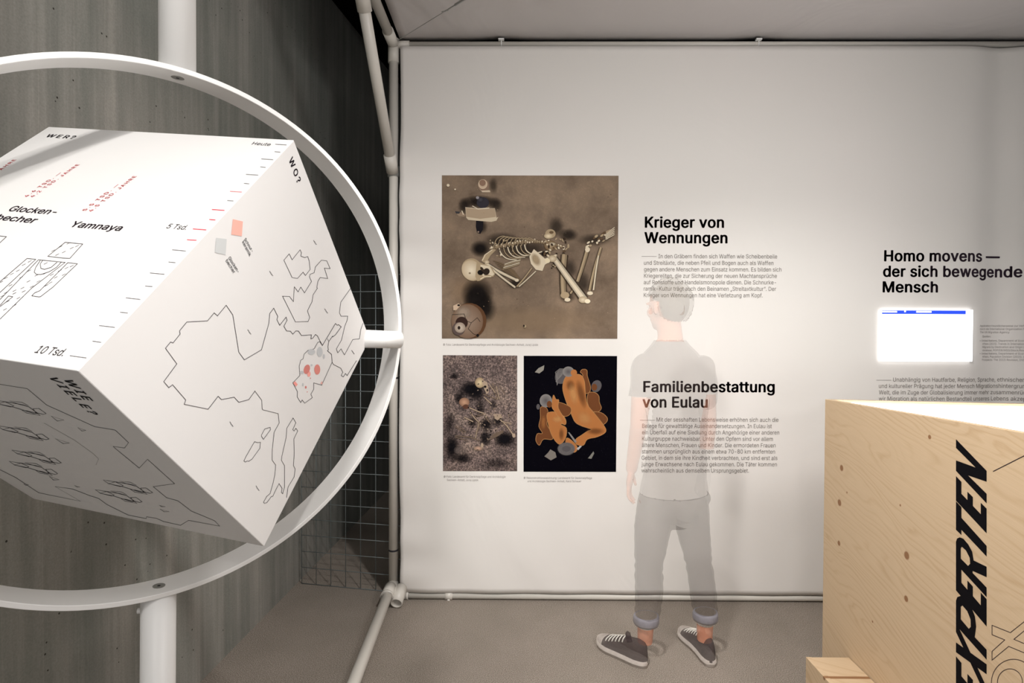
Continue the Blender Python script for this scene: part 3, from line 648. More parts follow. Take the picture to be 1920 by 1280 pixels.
# ================================================================== WIRE MESH PANEL
gy0, gy1 = 3.305, 3.225
gl0 = at_z(563, 1094, 0); gr0 = at_z(727, 1109.5, 0)
gd = (gr0-gl0); gd.z = 0; gd.normalize(); gl0 = gl0 + gd*.008
mesh_p = empty('wire_mesh_panel', tuple(gl0)); tag(mesh_p, 'tall dark wire mesh panel standing between concrete wall and white post', 'grille')
M['wire'] = mat('galvanised_wire', (.26, .30, .31), .45, .5)
GW = .86; GH = 1.864
def bar(name, p, q, r=.0021, n=8):
    bm = bmesh.new(); tube(bm, [p, q], r, n); return obj(name, bm, M['wire'], mesh_p, True)
hb = bmesh.new(); tube(hb, [gl0+Vector((0, 0, .004)), gl0+gd*GW+Vector((0, 0, .004))], .0022, 8); first = obj('wire', hb, M['wire'], mesh_p, True)
for k in range(1, 20):
    c = first.copy(); COL.objects.link(c); c.location = first.location + Vector((0, 0, k*.0979))
vb = bmesh.new(); tube(vb, [gl0+Vector((0, .0045, .002)), gl0+Vector((0, .0045, GH))], .0022, 8); fv = obj('wire', vb, M['wire'], mesh_p, True)
for k in range(1, 10):
    c = fv.copy(); COL.objects.link(c); c.location = fv.location + gd*(k*.0957)

# ================================================================== GLOBE: RING STAND AND CUBE
SC = .60
def C2W(v): return CM @ (Vector((v[0], -v[1], -v[2]))*SC)
def C2D(v): return (CM.to_3x3() @ Vector((v[0], -v[1], -v[2]))).normalized()
rc = C2W((-1.2342848, -.00767629, 1.99671563)); rA = C2D((.67162583, -.0787895, .73668919)); rN = C2D((.74061889, .09831937, -.66469313)); rU = rN.cross(rA).normalized()
if rU.z < 0: rU = -rU
RI, RO, RW = .9361*SC, (.9361+.0185)*SC, .0629*SC
stand = empty('ring_stand', (rc.x, rc.y, 0)); tag(stand, 'large white ring on round poles in front of the concrete wall, holding the cube', 'stand')
bm = bmesh.new(); n = 160; L = []
for (r, o_) in ((RI, -RW), (RI, RW), (RO, RW), (RO, -RW)):
    L.append([bm.verts.new(rc + rA*r*math.cos(2*math.pi*k/n) + rU*r*math.sin(2*math.pi*k/n) + rN*o_) for k in range(n)])
for i in range(4):
    for k in range(n): bm.faces.new((L[i][k], L[i][(k+1) % n], L[(i+1) % 4][(k+1) % n], L[(i+1) % 4][k]))
ro = obj('ring', bm, M['white'], stand, True)
md = ro.modifiers.new('bevel', 'BEVEL'); md.width = .0012; md.segments = 2; md.limit_method = 'ANGLE'
me = ro.data
for e in me.edges: pass
try: me.set_sharp_from_angle(angle=R(40))
except Exception: pass
def ring_pt(r, th): return rc + rA*r*math.cos(th) + rU*r*math.sin(th)
def th_for_px(target, lo, hi):
    inv = CM.inverted(); best = None
    for k in range(2001):
        th = lo+(hi-lo)*k/2000; q = inv @ ring_pt(RO, th); px = 960+F*q.x/-q.z
        if best is None or abs(px-target) < best[0]: best = (abs(px-target), th)
    return best[1]
tt = th_for_px(333, R(60), R(120)); tb = th_for_px(297, R(-120), R(-60))
PT, PB = ring_pt(RO-.004, tt), ring_pt(RO-.004, tb)
bm = bmesh.new(); tube(bm, [PT, (PT.x+.002, PT.y, WTOP(PT.y))], .0345, 40); obj('upper_pole', bm, M['white'], stand, True)
bm = bmesh.new(); tube(bm, [(PB.x-.012, PB.y, .012), PB], .0345, 40); obj('lower_pole', bm, M['white'], stand, True)
bm = bmesh.new(); tube(bm, [(PB.x-.012, PB.y, .0), (PB.x-.012, PB.y, .012)], .17, 48); obj('base_plate', bm, M['white'], stand, True)
for th, sg in ((tt, -1), (tb, 1)):
    pc = ring_pt(RI, th); dr = (rc-pc).normalized(); bm = bmesh.new()
    tube(bm, [pc-dr*.001, pc+dr*.0008], .0125, 24); sw = obj('screw', bm, M['steel'], stand)
    bm = bmesh.new(); tube(bm, [pc+dr*.0008, pc+dr*.0012], .0035, 6); obj('hex_socket', bm, M['dark'], sw)
pb = at_y(265, 1150, PB.y); bm = bmesh.new(); tube(bm, [(PB.x-.034, PB.y-.008, PB.z-.045), (PB.x-.041, PB.y-.01, PB.z-.045)], .006, 10); obj('grub_screw', bm, M['white'], stand)

import numpy as _n
def rotv(r):
    r = _n.array(r); t = _n.linalg.norm(r); k = r/t; K = _n.array([[0, -k[2], k[1]], [k[2], 0, -k[0]], [-k[1], k[0], 0]])
    return _n.eye(3)+_n.sin(t)*K+(1-_n.cos(t))*K@K
RM = rotv([.66675497, -1.25204202, -.61627226]); CC = _n.array([-1.29381692, -.03240151, 1.9387185])
def CV(a, b, c): return C2W(tuple(RM @ (_n.array([a, b, c])-.5) + CC))
VC, VB, VD, VE, VR, VA, VG, VF = CV(0, 0, 0), CV(1, 0, 0), CV(0, 1, 0), CV(0, 0, 1), CV(1, 1, 0), CV(1, 0, 1), CV(0, 1, 1), CV(1, 1, 1)
cc = CV(.5, .5, .5); ax = (VR-VE).normalized(); half = (VR-VE).length/2
cube = empty('printed_cube', tuple(cc)); tag(cube, 'large white cube with maps and captions balanced on its corner inside the ring', 'cube')
bm = bmesh.new(); vv = {k: bm.verts.new(v) for k, v in dict(C=VC, B=VB, D=VD, E=VE, R=VR, A=VA, G=VG, F=VF).items()}
for q in ('CBRD', 'CEAB', 'CDGE', 'FAEG', 'FRBA', 'FGDR'): bm.faces.new([vv[k] for k in q])
cut = .067*SC/math.sqrt(3)
for sg in (1, -1):
    pl = cc + ax*sg*(half-cut); geo = bm.verts[:]+bm.edges[:]+bm.faces[:]
    r_ = bmesh.ops.bisect_plane(bm, geom=geo, plane_co=pl, plane_no=ax*sg, clear_outer=True); bmesh.ops.holes_fill(bm, edges=[e for e in bm.edges if e.is_boundary])
bmesh.ops.bevel(bm, geom=bm.edges[:], offset=.0015, segments=2, affect='EDGES', profile=.5)
body_o = obj('cube_body', bm, M['cube'], cube)
# axle through the two truncated corners, carried by the ring
for sg in (1, -1):
    s0 = cc + ax*sg*(half-cut-.002); t_ = half
    while ((cc+ax*sg*t_)-rc - rN*((cc+ax*sg*t_)-rc).dot(rN)).length < RI+.001: t_ += .002
    bm = bmesh.new(); tube(bm, [s0, cc+ax*sg*t_], .0255, 36); obj('axle', bm, M['white'], stand, True)

def face_map(p0, n):
    return lambda px, py: on_plane(px, py, p0, n)
def face_n(a, b, c):
    n = (b-a).cross(c-a).normalized()
    return n if n.dot(a-cc) > 0 else -n
# --- face WO
nW = face_n(VC, VB, VD); fW = face_map(VC, nW); D = Draw(fW, nW, .0004, .000008); ink = rgb(58, 50, 54)
z5 = lambda L: [(x/4, 540+y/4) for x, y in L]
z6 = lambda L: [(400+x/4, 540+y/4) for x, y in L]
z4 = lambda L: [(400+x/4, 230+y/4) for x, y in L]
z8 = lambda L: [(400+x/4, 840+y/4) for x, y in L]
z3 = lambda L: [(x/4, 230+y/4) for x, y in L]
z7 = lambda L: [(x/4, 840+y/4) for x, y in L]
LW = .85
def rl(L, w_=LW, closed=False): D.line(L, w_, ink, closed=closed)
rl(z5([(1912, 770), (1865, 835), (1790, 855), (1755, 817), (1660, 835), (1635, 810), (1560, 907), (1380, 870), (1392, 838), (1293, 723), (1265, 745), (1227, 700), (1325, 567), (1240, 450), (1278, 403), (1297, 410), (1350, 343), (1345, 320), (1400, 253), (1555, 245), (1605, 185), (1630, 207), (1695, 128), (1745, 200), (1790, 480), (1832, 537)])
   + z6([(360, 462), (415, 265), (422, 190), (452, 150), (483, 212), (475, 235), (497, 278), (545, 217), (552, 240), (528, 285), (548, 320), (578, 323), (595, 345), (618, 320), (638, 322), (660, 355), (735, 350), (730, 380), (745, 375), (765, 347), (780, 358), (817, 430), (915, 265), (928, 278), (938, 273), (958, 290), (915, 350), (895, 365), (893, 360), (865, 400), (858, 440), (862, 462), (855, 470), (885, 495), (890, 555), (900, 572), (955, 600), (970, 630), (958, 655), (975, 665), (990, 640), (1003, 655), (1073, 543)]), 1.0)
rl(z6([(817, 430), (798, 402), (783, 405), (755, 455), (710, 465), (680, 495), (672, 530), (655, 540), (643, 585), (648, 655), (595, 710), (630, 775), (628, 815), (655, 857), (665, 838), (685, 862), (742, 820), (730, 795), (752, 758), (752, 710), (812, 727), (890, 555)]))
rl(z6([(855, 378), (865, 400)]))
rl(z6([(1030, 0), (955, 105), (945, 185), (957, 210), (1007, 210), (1003, 240), (985, 285), (960, 390), (922, 455), (932, 485), (957, 455), (983, 500), (1045, 385), (1095, 380), (1105, 310), (1122, 262)]))
rl(z4([(650, 952), (590, 1027), (568, 983), (528, 1030), (590, 1160), (630, 1167), (672, 1120), (690, 1145), (725, 1100), (718, 1035), (707, 1003), (685, 1010), (655, 1000), (660, 975)]), closed=True)
rl(z6([(780, 0), (747, 50), (740, 100), (705, 170), (722, 218), (710, 250), (615, 253), (518, 60), (570, 62), (600, 100), (605, 0)]) + z4([(607, 1230), (635, 1267), (655, 1232), (683, 1275), (735, 1190), (720, 1155), (725, 1135), (755, 1125), (765, 1080), (810, 1030), (850, 1035), (875, 1093), (832, 1090), (857, 1168), (800, 1160), (783, 1190), (775, 1235)]), closed=True)
rl(z5([(1912, 770)]) + z6([(310, 770), (362, 840), (365, 905), (372, 912), (485, 940), (493, 1010), (455, 1080), (440, 1220)]) + z8([(440, 90), (467, 125), (460, 200), (447, 260), (425, 340), (400, 360), (375, 405), (383, 412), (400, 408), (435, 360), (445, 360), (463, 320), (492, 265), (515, 300), (510, 330), (520, 340), (533, 290), (533, 130), (510, 90), (513, 60)])
   + z6([(545, 1120), (550, 1050), (597, 973), (618, 1008), (595, 1060), (605, 1070), (618, 1050), (632, 1070), (603, 1130), (605, 1215)]) + z8([(605, 50), (600, 130), (613, 155), (605, 215), (560, 290), (548, 370)]))
rl(z6([(360, 1100), (385, 1055), (425, 1043), (428, 1060), (375, 1133), (360, 1110)]), closed=True)
rl(z6([(308, 1150), (330, 1157), (352, 1155), (348, 1200), (290, 1280)]) + z8([(265, 97), (252, 95), (240, 103), (228, 95), (245, 60)]), closed=True)
for (x, y, s_) in ((464.5, 617, 1), (431, 790, 1), (609, 578.5, .9), (659.5, 656, .8), (588, 450, .9), (505.5, 507.5, 1), (480, 910, 1)):
    rl([(x+s_*dx, y+s_*dy) for dx, dy in ((0, 0), (.2, 2.2), (2, 3), (2, 5.4), (4, 6.2), (4.2, 8.4), (6.5, 9))], .8)
gy = rgb(198, 200, 202); rd = rgb(220, 130, 126)
D.ell(400+735/4, 540+478/4, 7, 5.5, gy); D.ell(400+797/4, 540+478/4, 5.5, 9.5, gy); D.ell(400+828/4, 540+512/4, 2, 4.5, gy); D.ell(400+662/4, 540+632/4, 4, 3, gy); D.ell(400+735/4, 540+577/4, 2, 2, gy)
D.ell(400+715/4, 540+643/4, 3.2, 5.5, rgb(244, 168, 158)); D.ell(400+700/4, 540+608/4, 5.6, 9, rgb(214, 134, 126), rot=.3); D.ell(400+778/4, 540+610/4, 5.6, 9.6, rgb(222, 142, 132)); D.poly(z6([(597, 712), (612, 698), (632, 722), (618, 738)]), rgb(246, 160, 152))
D.ell(400+692/4, 540+743/4, 1.6, 2.6, rgb(214, 130, 124)); D.ell(400+670/4, 540+722/4, 1.5, 3, gy); D.ell(400+703/4, 540+778/4, .8, 1, rd); D.ell(400+727/4, 540+675/4, .9, 1.2, rd); D.poly(z6([(800, 715), (815, 695), (818, 722)]), rgb(236, 180, 172))
D.poly(z3([(1745, 722), (1820, 740), (1812, 850), (1733, 838)]), rgb(250, 182, 168)); D.poly(z3([(1620, 862), (1698, 872), (1690, 990), (1610, 972)]), rgb(205, 207, 207))
tag(D.build('map_print', cube), kind='stuff')
eps = lambda n: n*.0006
def ft(name, f, n, L, m, cappx, updir, bold=0, space=1):
    P0 = f(*L[0][1]); cap = cappx
    return text_block(name, [(s, f(*a), f(*b)) for s, a, b in L], m, cube, eps(n), bold, space, cap, updir)
upW = (VC-VD).normalized()*0 + (VB-VC).normalized()
dW = (VR-VB).normalized()
ft('title', fW, nW, [('WO?', (541, 300), (557.5, 345))], M['plum_ink'], .0158, upW, .02, 1.35)
ft('map_key', fW, nW, [('Schnur-', (457, 449), (471.5, 473)), ('keramik', (453.5, 454), (467.5, 481))], M['ink'], .0064, upW, .006)
ft('map_key', fW, nW, [('Glocken-', (427.5, 484), (445, 511.5)), ('becher', (422.5, 489), (437.5, 513))], M['ink'], .0064, upW, .006)
# --- face WER
nT = face_n(VC, VB, VE); fT = face_map(VC, nT); D = Draw(fT, nT, .0004, .000008); upT = (VB-VC).normalized()
tk = rgb(76, 70, 72); red = rgb(228, 74, 90)
for L, c in ((z4([(465, 162), (550, 168)]), tk), (z4([(460, 218), (503, 222)]), tk), (z4([(360, 272), (450, 278)]), tk), (z4([(352, 332), (393, 336)]), tk), (z4([(245, 388), (338, 394)]), tk), (z4([(230, 455), (270, 459)]), tk), (z4([(125, 515), (215, 521)]), red), (z4([(105, 584), (152, 587)]), tk),
             (z3([(1590, 651), (1685, 658)]), red), (z3([(1570, 726), (1617, 730)]), red), (z3([(1447, 797), (1548, 804)]), red), (z3([(1403, 878), (1475, 882)]), red), (z3([(1293, 953), (1395, 963)]), tk), (z3([(1265, 1045), (1318, 1050)]), tk), (z3([(1125, 1127), (1235, 1137)]), tk), (z3([(1090, 1225), (1145, 1229)]), tk),
             (z5([(945, 73), (1055, 86)]), tk), (z5([(902, 181), (960, 188)]), tk), (z5([(745, 281), (863, 295)]), tk), (z5([(695, 398), (760, 407)]), tk), (z5([(525, 507), (650, 524)]), tk)):
    D.line(L, 1.5 if (c is red and L[0][1] > 392) else .9, c)
ink = rgb(50, 44, 48)
rl(z3([(490, 897), (622, 910), (525, 1018), (480, 1016), (360, 1002)]), .9, True)
rl(z3([(-60, 1245), (205, 1018), (270, 1025), (-60, 1330)]), .9)
rl(z3([(-60, 1390), (290, 1028), (490, 1048), (240, 1240)]) + z5([(0, 235), (-60, 290)]), .9)
rl(z3([(300, 1260), (510, 1050), (582, 1058), (400, 1232)]) + z5([(305, 65), (290, 66), (240, 58), (262, 36)]), .9, True)
rl(z3([(305, 1030), (270, 1085), (258, 1120), (275, 1138), (310, 1138), (370, 1118), (425, 1085), (462, 1045)]), .9)
rl(z3([(322, 1032), (303, 1060), (308, 1092), (335, 1100), (385, 1085), (430, 1046)]), .9)
rl(z3([(-50, 844), (50, 855), (-20, 920)]), .9); rl(z5([(-60, 200), (65, 60), (98, 65), (-50, 180)]), .9)
for (x, y) in ((400, 960), (455, 930), (515, 905), (430, 990), (480, 970), (540, 940), (580, 925), (225, 1040), (180, 1065), (135, 1110), (90, 1135), (45, 1165), (10, 1195), (345, 1055), (390, 1140), (340, 1130), (275, 1145), (220, 1110), (160, 1160), (215, 1190), (290, 1190), (240, 1230), (170, 1240), (80, 1220), (110, 1260), (45, 1275), (540, 1075), (500, 1090), (450, 1110), (420, 1160), (480, 1140), (380, 1200), (350, 1220)):
    D.line(z3([(x-14, y+7), (x+14, y-7)]), .6, ink)
for (x, y) in ((20, 60), (60, 100), (110, 40), (140, 75), (40, 160), (180, 25), (110, 130)): D.line(z5([(x-14, y+7), (x+14, y-7)]), .6, ink)
tag(D.build('figure_print', cube), kind='stuff')
ft('title', fT, nT, [('WER?', (84.5, 257), (137, 260.5))], M['ink'], .0125, upT, .02, 1.3)
ft('scale_label', fT, nT, [('Heute', (471.5, 271.3), (505.5, 273.8))], M['cube_ink'], .011, upT)
ft('scale_label', fT, nT, [('5 Tsd.', (311, 428), (348, 431))], M['cube_ink'], .0125, upT)
ft('scale_label', fT, nT, [('10 Tsd.', (64.5, 661), (117, 667.8))], M['cube_ink'], .0125, upT)
ft('culture_name', fT, nT, [('Yamnaya', (129, 425), (224.5, 433))], M['plum_ink'], .0155, upT, .014)
ft('culture_name', fT, nT, [('Glocken-', (14, 395.5), (101.5, 402.5)), ('becher', (-11, 411.5), (63, 418.5))], M['plum_ink'], .0155, upT, .014)
upR = (VE-VC).normalized()
ft('date_label', fT, nT, [('4.6 TSD. —', (51, 369.5), (117, 324)), ('4.2 TSD. JAHRE', (62, 370), (150, 308.5))], M['red_ink'], .0078, upR, .01, 1.3)
ft('date_label', fT, nT, [('5.5 TSD. —', (161, 395.5), (225, 346)), ('4.5 TSD. JAHRE', (172, 397), (257, 330.5))], M['red_ink'], .0078, upR, .01, 1.3)
ft('date_label', fT, nT, [('3.8 TSD. JAHRE', (-62, 365), (31, 299.5))], M['red_ink'], .0078, upR, .01, 1.3)
# --- face WIE VIELE
nV = face_n(VC, VD, VE); fV = face_map(VC, nV); D = Draw(fV, nV, .0004, .000008); ink = rgb(40, 36, 38); upV = (VC-VE).normalized()
rl(z5([(-80, 712), (0, 720), (205, 752), (350, 875), (710, 1037), (865, 1063), (965, 1157), (935, 1197), (850, 1185), (865, 1200)]) + z7([(1045, 148), (1107, 82), (1310, 265), (1150, 287), (1250, 370), (1335, 393), (1435, 470), (1610, 543), (1648, 583), (1415, 540), (1355, 577), (1225, 548), (1175, 525), (1100, 513), (1097, 527), (960, 500), (800, 420), (740, 375), (680, 357), (545, 305), (415, 287), (605, 397), (290, 333), (120, 220), (0, 160)]), .7)
tri = [[(385, 1158-1200), (480, 1188-1200), (430, 1195-1200)]]
for L in (z5([(385, 958), (480, 988), (430, 995)]), z5([(585, 1045), (645, 1065), (615, 1070)]), z5([(415, 1127), (522, 1160), (475, 1165)]), z7([(370, 210), (445, 235), (400, 237)]), z7([(558, 278), (600, 290), (580, 290)]), z7([(180, 268), (215, 272), (195, 278)]), z7([(1195, 427), (1240, 437), (1215, 438)]), z7([(1200, 455), (1270, 475), (1230, 475)])):
    rl(L, .7, True)
for (ox, oy, s_) in ((775, 237, 1), (715, 310, .95), (70, 97, .98), (90, 13, 1), (-20, -170, 1.05), (-60, -365, 1.1)):
    T = lambda L: z7([(ox+x*s_, oy+y*s_) for x, y in L])
    rl(T([(0, 0), (90, 14), (150, 42), (130, 50), (40, 28)]), .7, True); rl(T([(120, 8), (205, 18), (250, 40), (175, 28)]), .7, True)
    rl(T([(40, 28), (145, 50), (290, 95), (312, 92), (250, 48), (175, 28), (90, 14)]), .8, True); rl(T([(205, 72), (235, 90), (330, 108), (308, 92), (240, 76)]), .7, True); rl(T([(280, 62), (320, 60), (370, 95), (350, 100), (300, 88)]), .7, True)
tag(D.build('figure_print', cube), kind='stuff')
D = Draw(fV, nV, .0003, .000008); D.line(z5([(330, 1010), (560, 1140), (700, 1240)]) + z7([(740, 80), (720, 125)]), .5, rgb(150, 148, 142)); D.build('faint_line', cube)
ft('title', fV, nV, [('WIE', (117.5, 709), (158, 748.5)), ('VIELE?', (88.5, 704), (168.5, 774.5))], M['black_ink'], .0158, upV, .02, 1.3)

# ================================================================== WOODEN BOX
YN = 2.2; X0 = at_y(1547, 748, YN).x
fx = lambda px, py: on_plane(px, py, (X0, 0, 0), (1, 0, 0))
cA = fx(1547, 748); cB = fx(1920, 811); slope = (cB.z-cA.z)/(cB.y-cA.y)
far = at_y(1920, 756, YN); sx = (far.z-cA.z)/(far.x-cA.x)
y1, y0 = cA.y, .85; x1 = X0+.9
zt = lambda x, y: cA.z + (y-cA.y)*slope + (x-X0)*sx
knots = [(fx(px, py).y, fx(px, py).z, r) for px, py, r in ((1578, 877, .012), (1574, 942, .013), (1573, 1018, .010), (1700, 1041, .013), (1699, 1122, .010), (1743, 819, .007), (1636, 1165, .004), (1588, 923, .004), (1688, 947, .004))]
M['wood'] = m_wood(knots); M['wood2'] = m_wood([(1.9, .3, .008)])
wb = empty('wooden_box', (X0, y1, 0)); tag(wb, 'tall pale spruce box with black lettering and a glowing top at the right edge', 'box')
def prism(x0, ya, xb, yb, z0, ztf):
    bm = bmesh.new(); q = [(x0, ya), (xb, ya), (xb, yb), (x0, yb)]
    lo = [bm.verts.new((x, y, z0)) for x, y in q]; hi = [bm.verts.new((x, y, ztf(x, y))) for x, y in q]
    bm.faces.new(lo[::-1]); bm.faces.new(hi)
    for i in range(4): bm.faces.new((lo[i], lo[(i+1) % 4], hi[(i+1) % 4], hi[i]))
    bmesh.ops.bevel(bm, geom=[e for e in bm.edges], offset=.0012, segments=1, affect='EDGES'); return bm
T_ = .022
obj('side_panel', prism(X0, y0, X0+T_, y1, 0, zt), M['wood'], wb); obj('side_panel', prism(x1-T_, y0, x1, y1, 0, zt), M['wood'], wb)
obj('end_panel', prism(X0+T_+.0005, y1-T_, x1-T_-.0005, y1, 0, zt), M['wood'], wb); obj('end_panel', prism(X0+T_+.0005, y0, x1-T_-.0005, y0+T_, 0, zt), M['wood'], wb)
bm = bmesh.new(); q = [(X0+T_, y0+T_), (x1-T_, y0+T_), (x1-T_, y1-T_), (X0+T_, y1-T_)]
hi = [bm.verts.new((x, y, zt(x, y)-.010)) for x, y in q]; lo = [bm.verts.new((x, y, zt(x, y)-.03)) for x, y in q]
bm.faces.new(hi); bm.faces.new(lo[::-1])
for i in range(4): bm.faces.new((lo[i], lo[(i+1) % 4], hi[(i+1) % 4], hi[i]))
tag(obj('light_panel', bm, M['light_table'], wb), 'glowing white light panel')
D = Draw(lambda u, v: fx(1760+u/2.56, 780+v/2.56), (-1, 0, 0), .0006, .000002); K = rgb(5, 4, 9)
D.poly([(84, 110), (231, 262), (231, 314), (142, 284), (231, 372), (231, 418), (84, 262), (84, 212), (178, 246), (84, 152)], K)
EP = [(84, 287), (110, 315), (110, 372), (139, 402), (139, 362), (165, 388), (165, 430), (203, 470), (203, 415), (231, 443), (231, 562), (84, 405)]
D.poly(EP, K); D.poly([(84, 408), (110, 436), (110, 487), (231, 622), (231, 673), (110, 545), (110, 570), (84, 545)], K)
D.poly([(84, 602), (89, 587), (102, 581), (120, 588), (143, 615), (162, 650), (169, 692), (231, 722), (231, 772), (164, 742), (164, 752), (231, 822), (231, 868), (84, 708), (84, 660), (107, 683), (142, 718), (152, 708), (150, 680), (132, 644), (112, 626), (107, 634), (107, 683), (84, 660)], K)
D.poly([(x, 705+(y-287)*1.105) for x, y in EP], K)
D.poly([(84, 885), (90, 868), (106, 862), (128, 874), (156, 910), (175, 960), (181, 1010), (174, 1060), (231, 1120), (231, 1168), (84, 1003), (84, 950), (107, 974), (146, 1020), (155, 1010), (154, 975), (138, 935), (115, 908), (107, 914), (107, 974), (84, 950)], K)
D.poly([(84, 1085), (84, 1132), (231, 1238), (231, 1190)], K); D.poly([(84, 985), (84, 1035), (231, 1350), (231, 1300)], K)
D.poly([(x, 1152+(y-287)*1.12) for x, y in EP], K)
D.build('lettering', wb)
D = Draw(lambda u, v: fx(1760+u/2.56, 780+v/2.56), (-1, 0, 0), .0006, .000002); K2 = rgb(45, 32, 38)
D.line([(520, 900), (345, 1038), (257, 1003), (257, 1048), (318, 1073), (257, 1128), (257, 1170), (337, 1104), (520, 1180)], 3, K2); D.line([(520, 940), (362, 1070), (520, 1136)], 3, K2)
D.build('outline_letter', wb); D.v, D.fc, D.c = [], [], []; D.line([(262, 265), (540, 125)], 4, K2); D.build('outline_stroke', wb); D.v, D.fc, D.c = [], [], []
D.line([(360+106*math.cos(t), 1278+112*math.sin(t)) for t in np.linspace(0, 6.283, 60)], 3, K2); D.line([(343+60*math.cos(t), 1276+64*math.sin(t)) for t in np.linspace(0, 6.283, 50)], 3, K2)
D.build('outline_letter', wb)
# low step beside the box
st0 = at_y(1511, 1231, 2.02); hz = st0.z
step = empty('wooden_step', (st0.x, 2.02, 0)); tag(step, 'low pale wooden step on the floor against the left side of the tall box', 'step')
bm = bmesh.new(); box(bm, (st0.x, 1.2, 0), (st0.x+.018, 2.02, hz), .001); obj('side_board', bm, M['wood2'], step)
bm = bmesh.new(); box(bm, (st0.x+.0185, 1.2, hz-.02), (X0-.003, 2.02, hz-.001), .001); obj('step_board', bm, M['wood2'], step)
bm = bmesh.new(); box(bm, (st0.x+.0185, 2.0, 0), (X0-.003, 2.02, hz-.021), .001); obj('end_board', bm, M['wood2'], step)
#PERSON
# ================================================================== VISITOR (the photograph shows him half transparent)
def ghost(name, col, alpha, rough=.75):
    m = mat(name, col, rough, 0, .2); t = NT(m); gm = t.add('ShaderNodeNewGeometry')
    n_ = t.noise(t.coords(), 60, 3); t.lk(t.mix('MULTIPLY', .5, col, t.ramp(n_, [(.3, (.85, .85, .85)), (.7, (1.1, 1.1, 1.1))])), t.b.inputs['Base Color'])
    t.lk(t.math('MULTIPLY', t.math('SUBTRACT', 1, gm.outputs['Backfacing']), alpha), t.b.inputs['Alpha']); return m
M['skin'] = ghost('skin', rgb(222, 150, 120), .26); M['ankle'] = ghost('ankle_skin', rgb(205, 140, 112), .7)
M['hair'] = ghost('brown_hair', rgb(90, 82, 68), .20); M['shirt'] = ghost('dark_tshirt', rgb(70, 58, 56), .20)
M['under'] = ghost('under_clothes', rgb(96, 84, 80), .05); M['jeans'] = ghost('grey_jeans', rgb(64, 56, 56), .36); M['cuff'] = ghost('jeans_cuff', rgb(138, 136, 146), .7)
M['shoe'] = ghost('charcoal_canvas', rgb(60, 50, 50), .85); M['sole'] = ghost('pale_rubber', rgb(196, 186, 178), .72); M['lace'] = ghost('white_lace', rgb(225, 220, 212), .8)
WY = 2.48
def H(px, py, dy=0): return at_y(px, py, WY+dy)
def loft(bm, secs, n=28, rot=0.0):
    """secs: (centre Vector, rx, ry, rot) horizontal ellipses"""
    rings = []
    for c, rx, ry in secs:
        rings.append([bm.verts.new(c + Vector((rx*math.cos(t)*math.cos(rot)-ry*math.sin(t)*math.sin(rot), rx*math.cos(t)*math.sin(rot)+ry*math.sin(t)*math.cos(rot), 0))) for t in [2*math.pi*k/n for k in range(n)]])
    for i in range(len(rings)-1):
        for k in range(n): bm.faces.new((rings[i][k], rings[i][(k+1) % n], rings[i+1][(k+1) % n], rings[i+1][k]))
    bm.faces.new(rings[0][::-1]); bm.faces.new(rings[-1])
def ellipsoid(bm, c, ax3, r3, seg=24):
    r_ = bmesh.ops.create_uvsphere(bm, u_segments=seg, v_segments=seg//2, radius=1)
    A = Matrix((ax3[0], ax3[1], ax3[2])).transposed()
    for v in r_['verts']: v.co = Vector(c) + A @ Vector((v.co.x*r3[0], v.co.y*r3[1], v.co.z*r3[2]))
def limb(bm, pts, rs, n=20):
    # rounded ends: spheres at the joints, tapered tube between, subdivided softly
    P_, R_ = [], []
    for i in range(len(pts)-1):
        for k in range(4): t = k/4; P_.append(pts[i].lerp(pts[i+1], t)); R_.append(rs[i]+(rs[i+1]-rs[i])*t)
    P_.append(pts[-1]); R_.append(rs[-1]); tube(bm, P_, R_, n)
    for p_, r_ in zip(pts, rs): ellipsoid(bm, p_, (Vector((1, 0, 0)), Vector((0, 1, 0)), Vector((0, 0, 1))), (r_, r_, r_), 20)
def fuse(name, bm, vox, m, parent, smooth_it=6, post=None):
    o = obj('tmp', bm); md = o.modifiers.new('r', 'REMESH'); md.mode = 'VOXEL'; md.voxel_size = vox
    sm = o.modifiers.new('s', 'SMOOTH'); sm.iterations = smooth_it; sm.factor = .5
    dg = bpy.context.evaluated_depsgraph_get(); me = bpy.data.meshes.new_from_object(o.evaluated_get(dg)); old = o.data
    bpy.data.objects.remove(o); bpy.data.meshes.remove(old)
    me.materials.clear()
    if post: me = post(me) or me
    r_ = link(name, me, m, parent, True); return r_
ZP = lambda py: H(1250, py).z
man = empty('person', (H(1262, 1200).x, WY, 0)); tag(man, 'person in dark t-shirt and rolled jeans standing half transparent before the cloth panel', 'person')
PX = WY/F; ROT = R(18)
tors = [(1256, 634, 24, .058, 0), (1256, 648, 36, .066, 0), (1257, 662, 54, .078, 0), (1259, 678, 64, .09, 0), (1262, 700, 68, .105, 0), (1267, 740, 64, .112, 0), (1270, 800, 55, .105, 0), (1269, 850, 54, .105, 0), (1265, 895, 60, .112, 0), (1262, 930, 65, .118, 0), (1261, 958, 62, .112, 0), (1261, 972, 45, .09, 0)]
def secs(g0, a=0, b=99): return [(H(c, y, dy), hw*PX+g0, d+g0) for c, y, hw, d, dy in tors[a:b]]
left_arm = [H(1207, 684, -.05), H(1197, 800, -.07), H(1184, 878, -.03)]
right_arm = [H(1320, 688, .05), H(1328, 795, .10), H(1322, 880, .13), H(1316, 918, .10)]
left_leg = [H(1230, 945, -.01), H(1223, 990, -.02), H(1216, 1058, -.02), H(1217, 1110, -.02), H(1211, 1165, -.01), H(1209, 1205, -.0)]
right_leg = [H(1295, 945, .02), H(1299, 990, .03), H(1311, 1060, .03), H(1319, 1115, .02), H(1322, 1160, .02), H(1321, 1203, .02)]
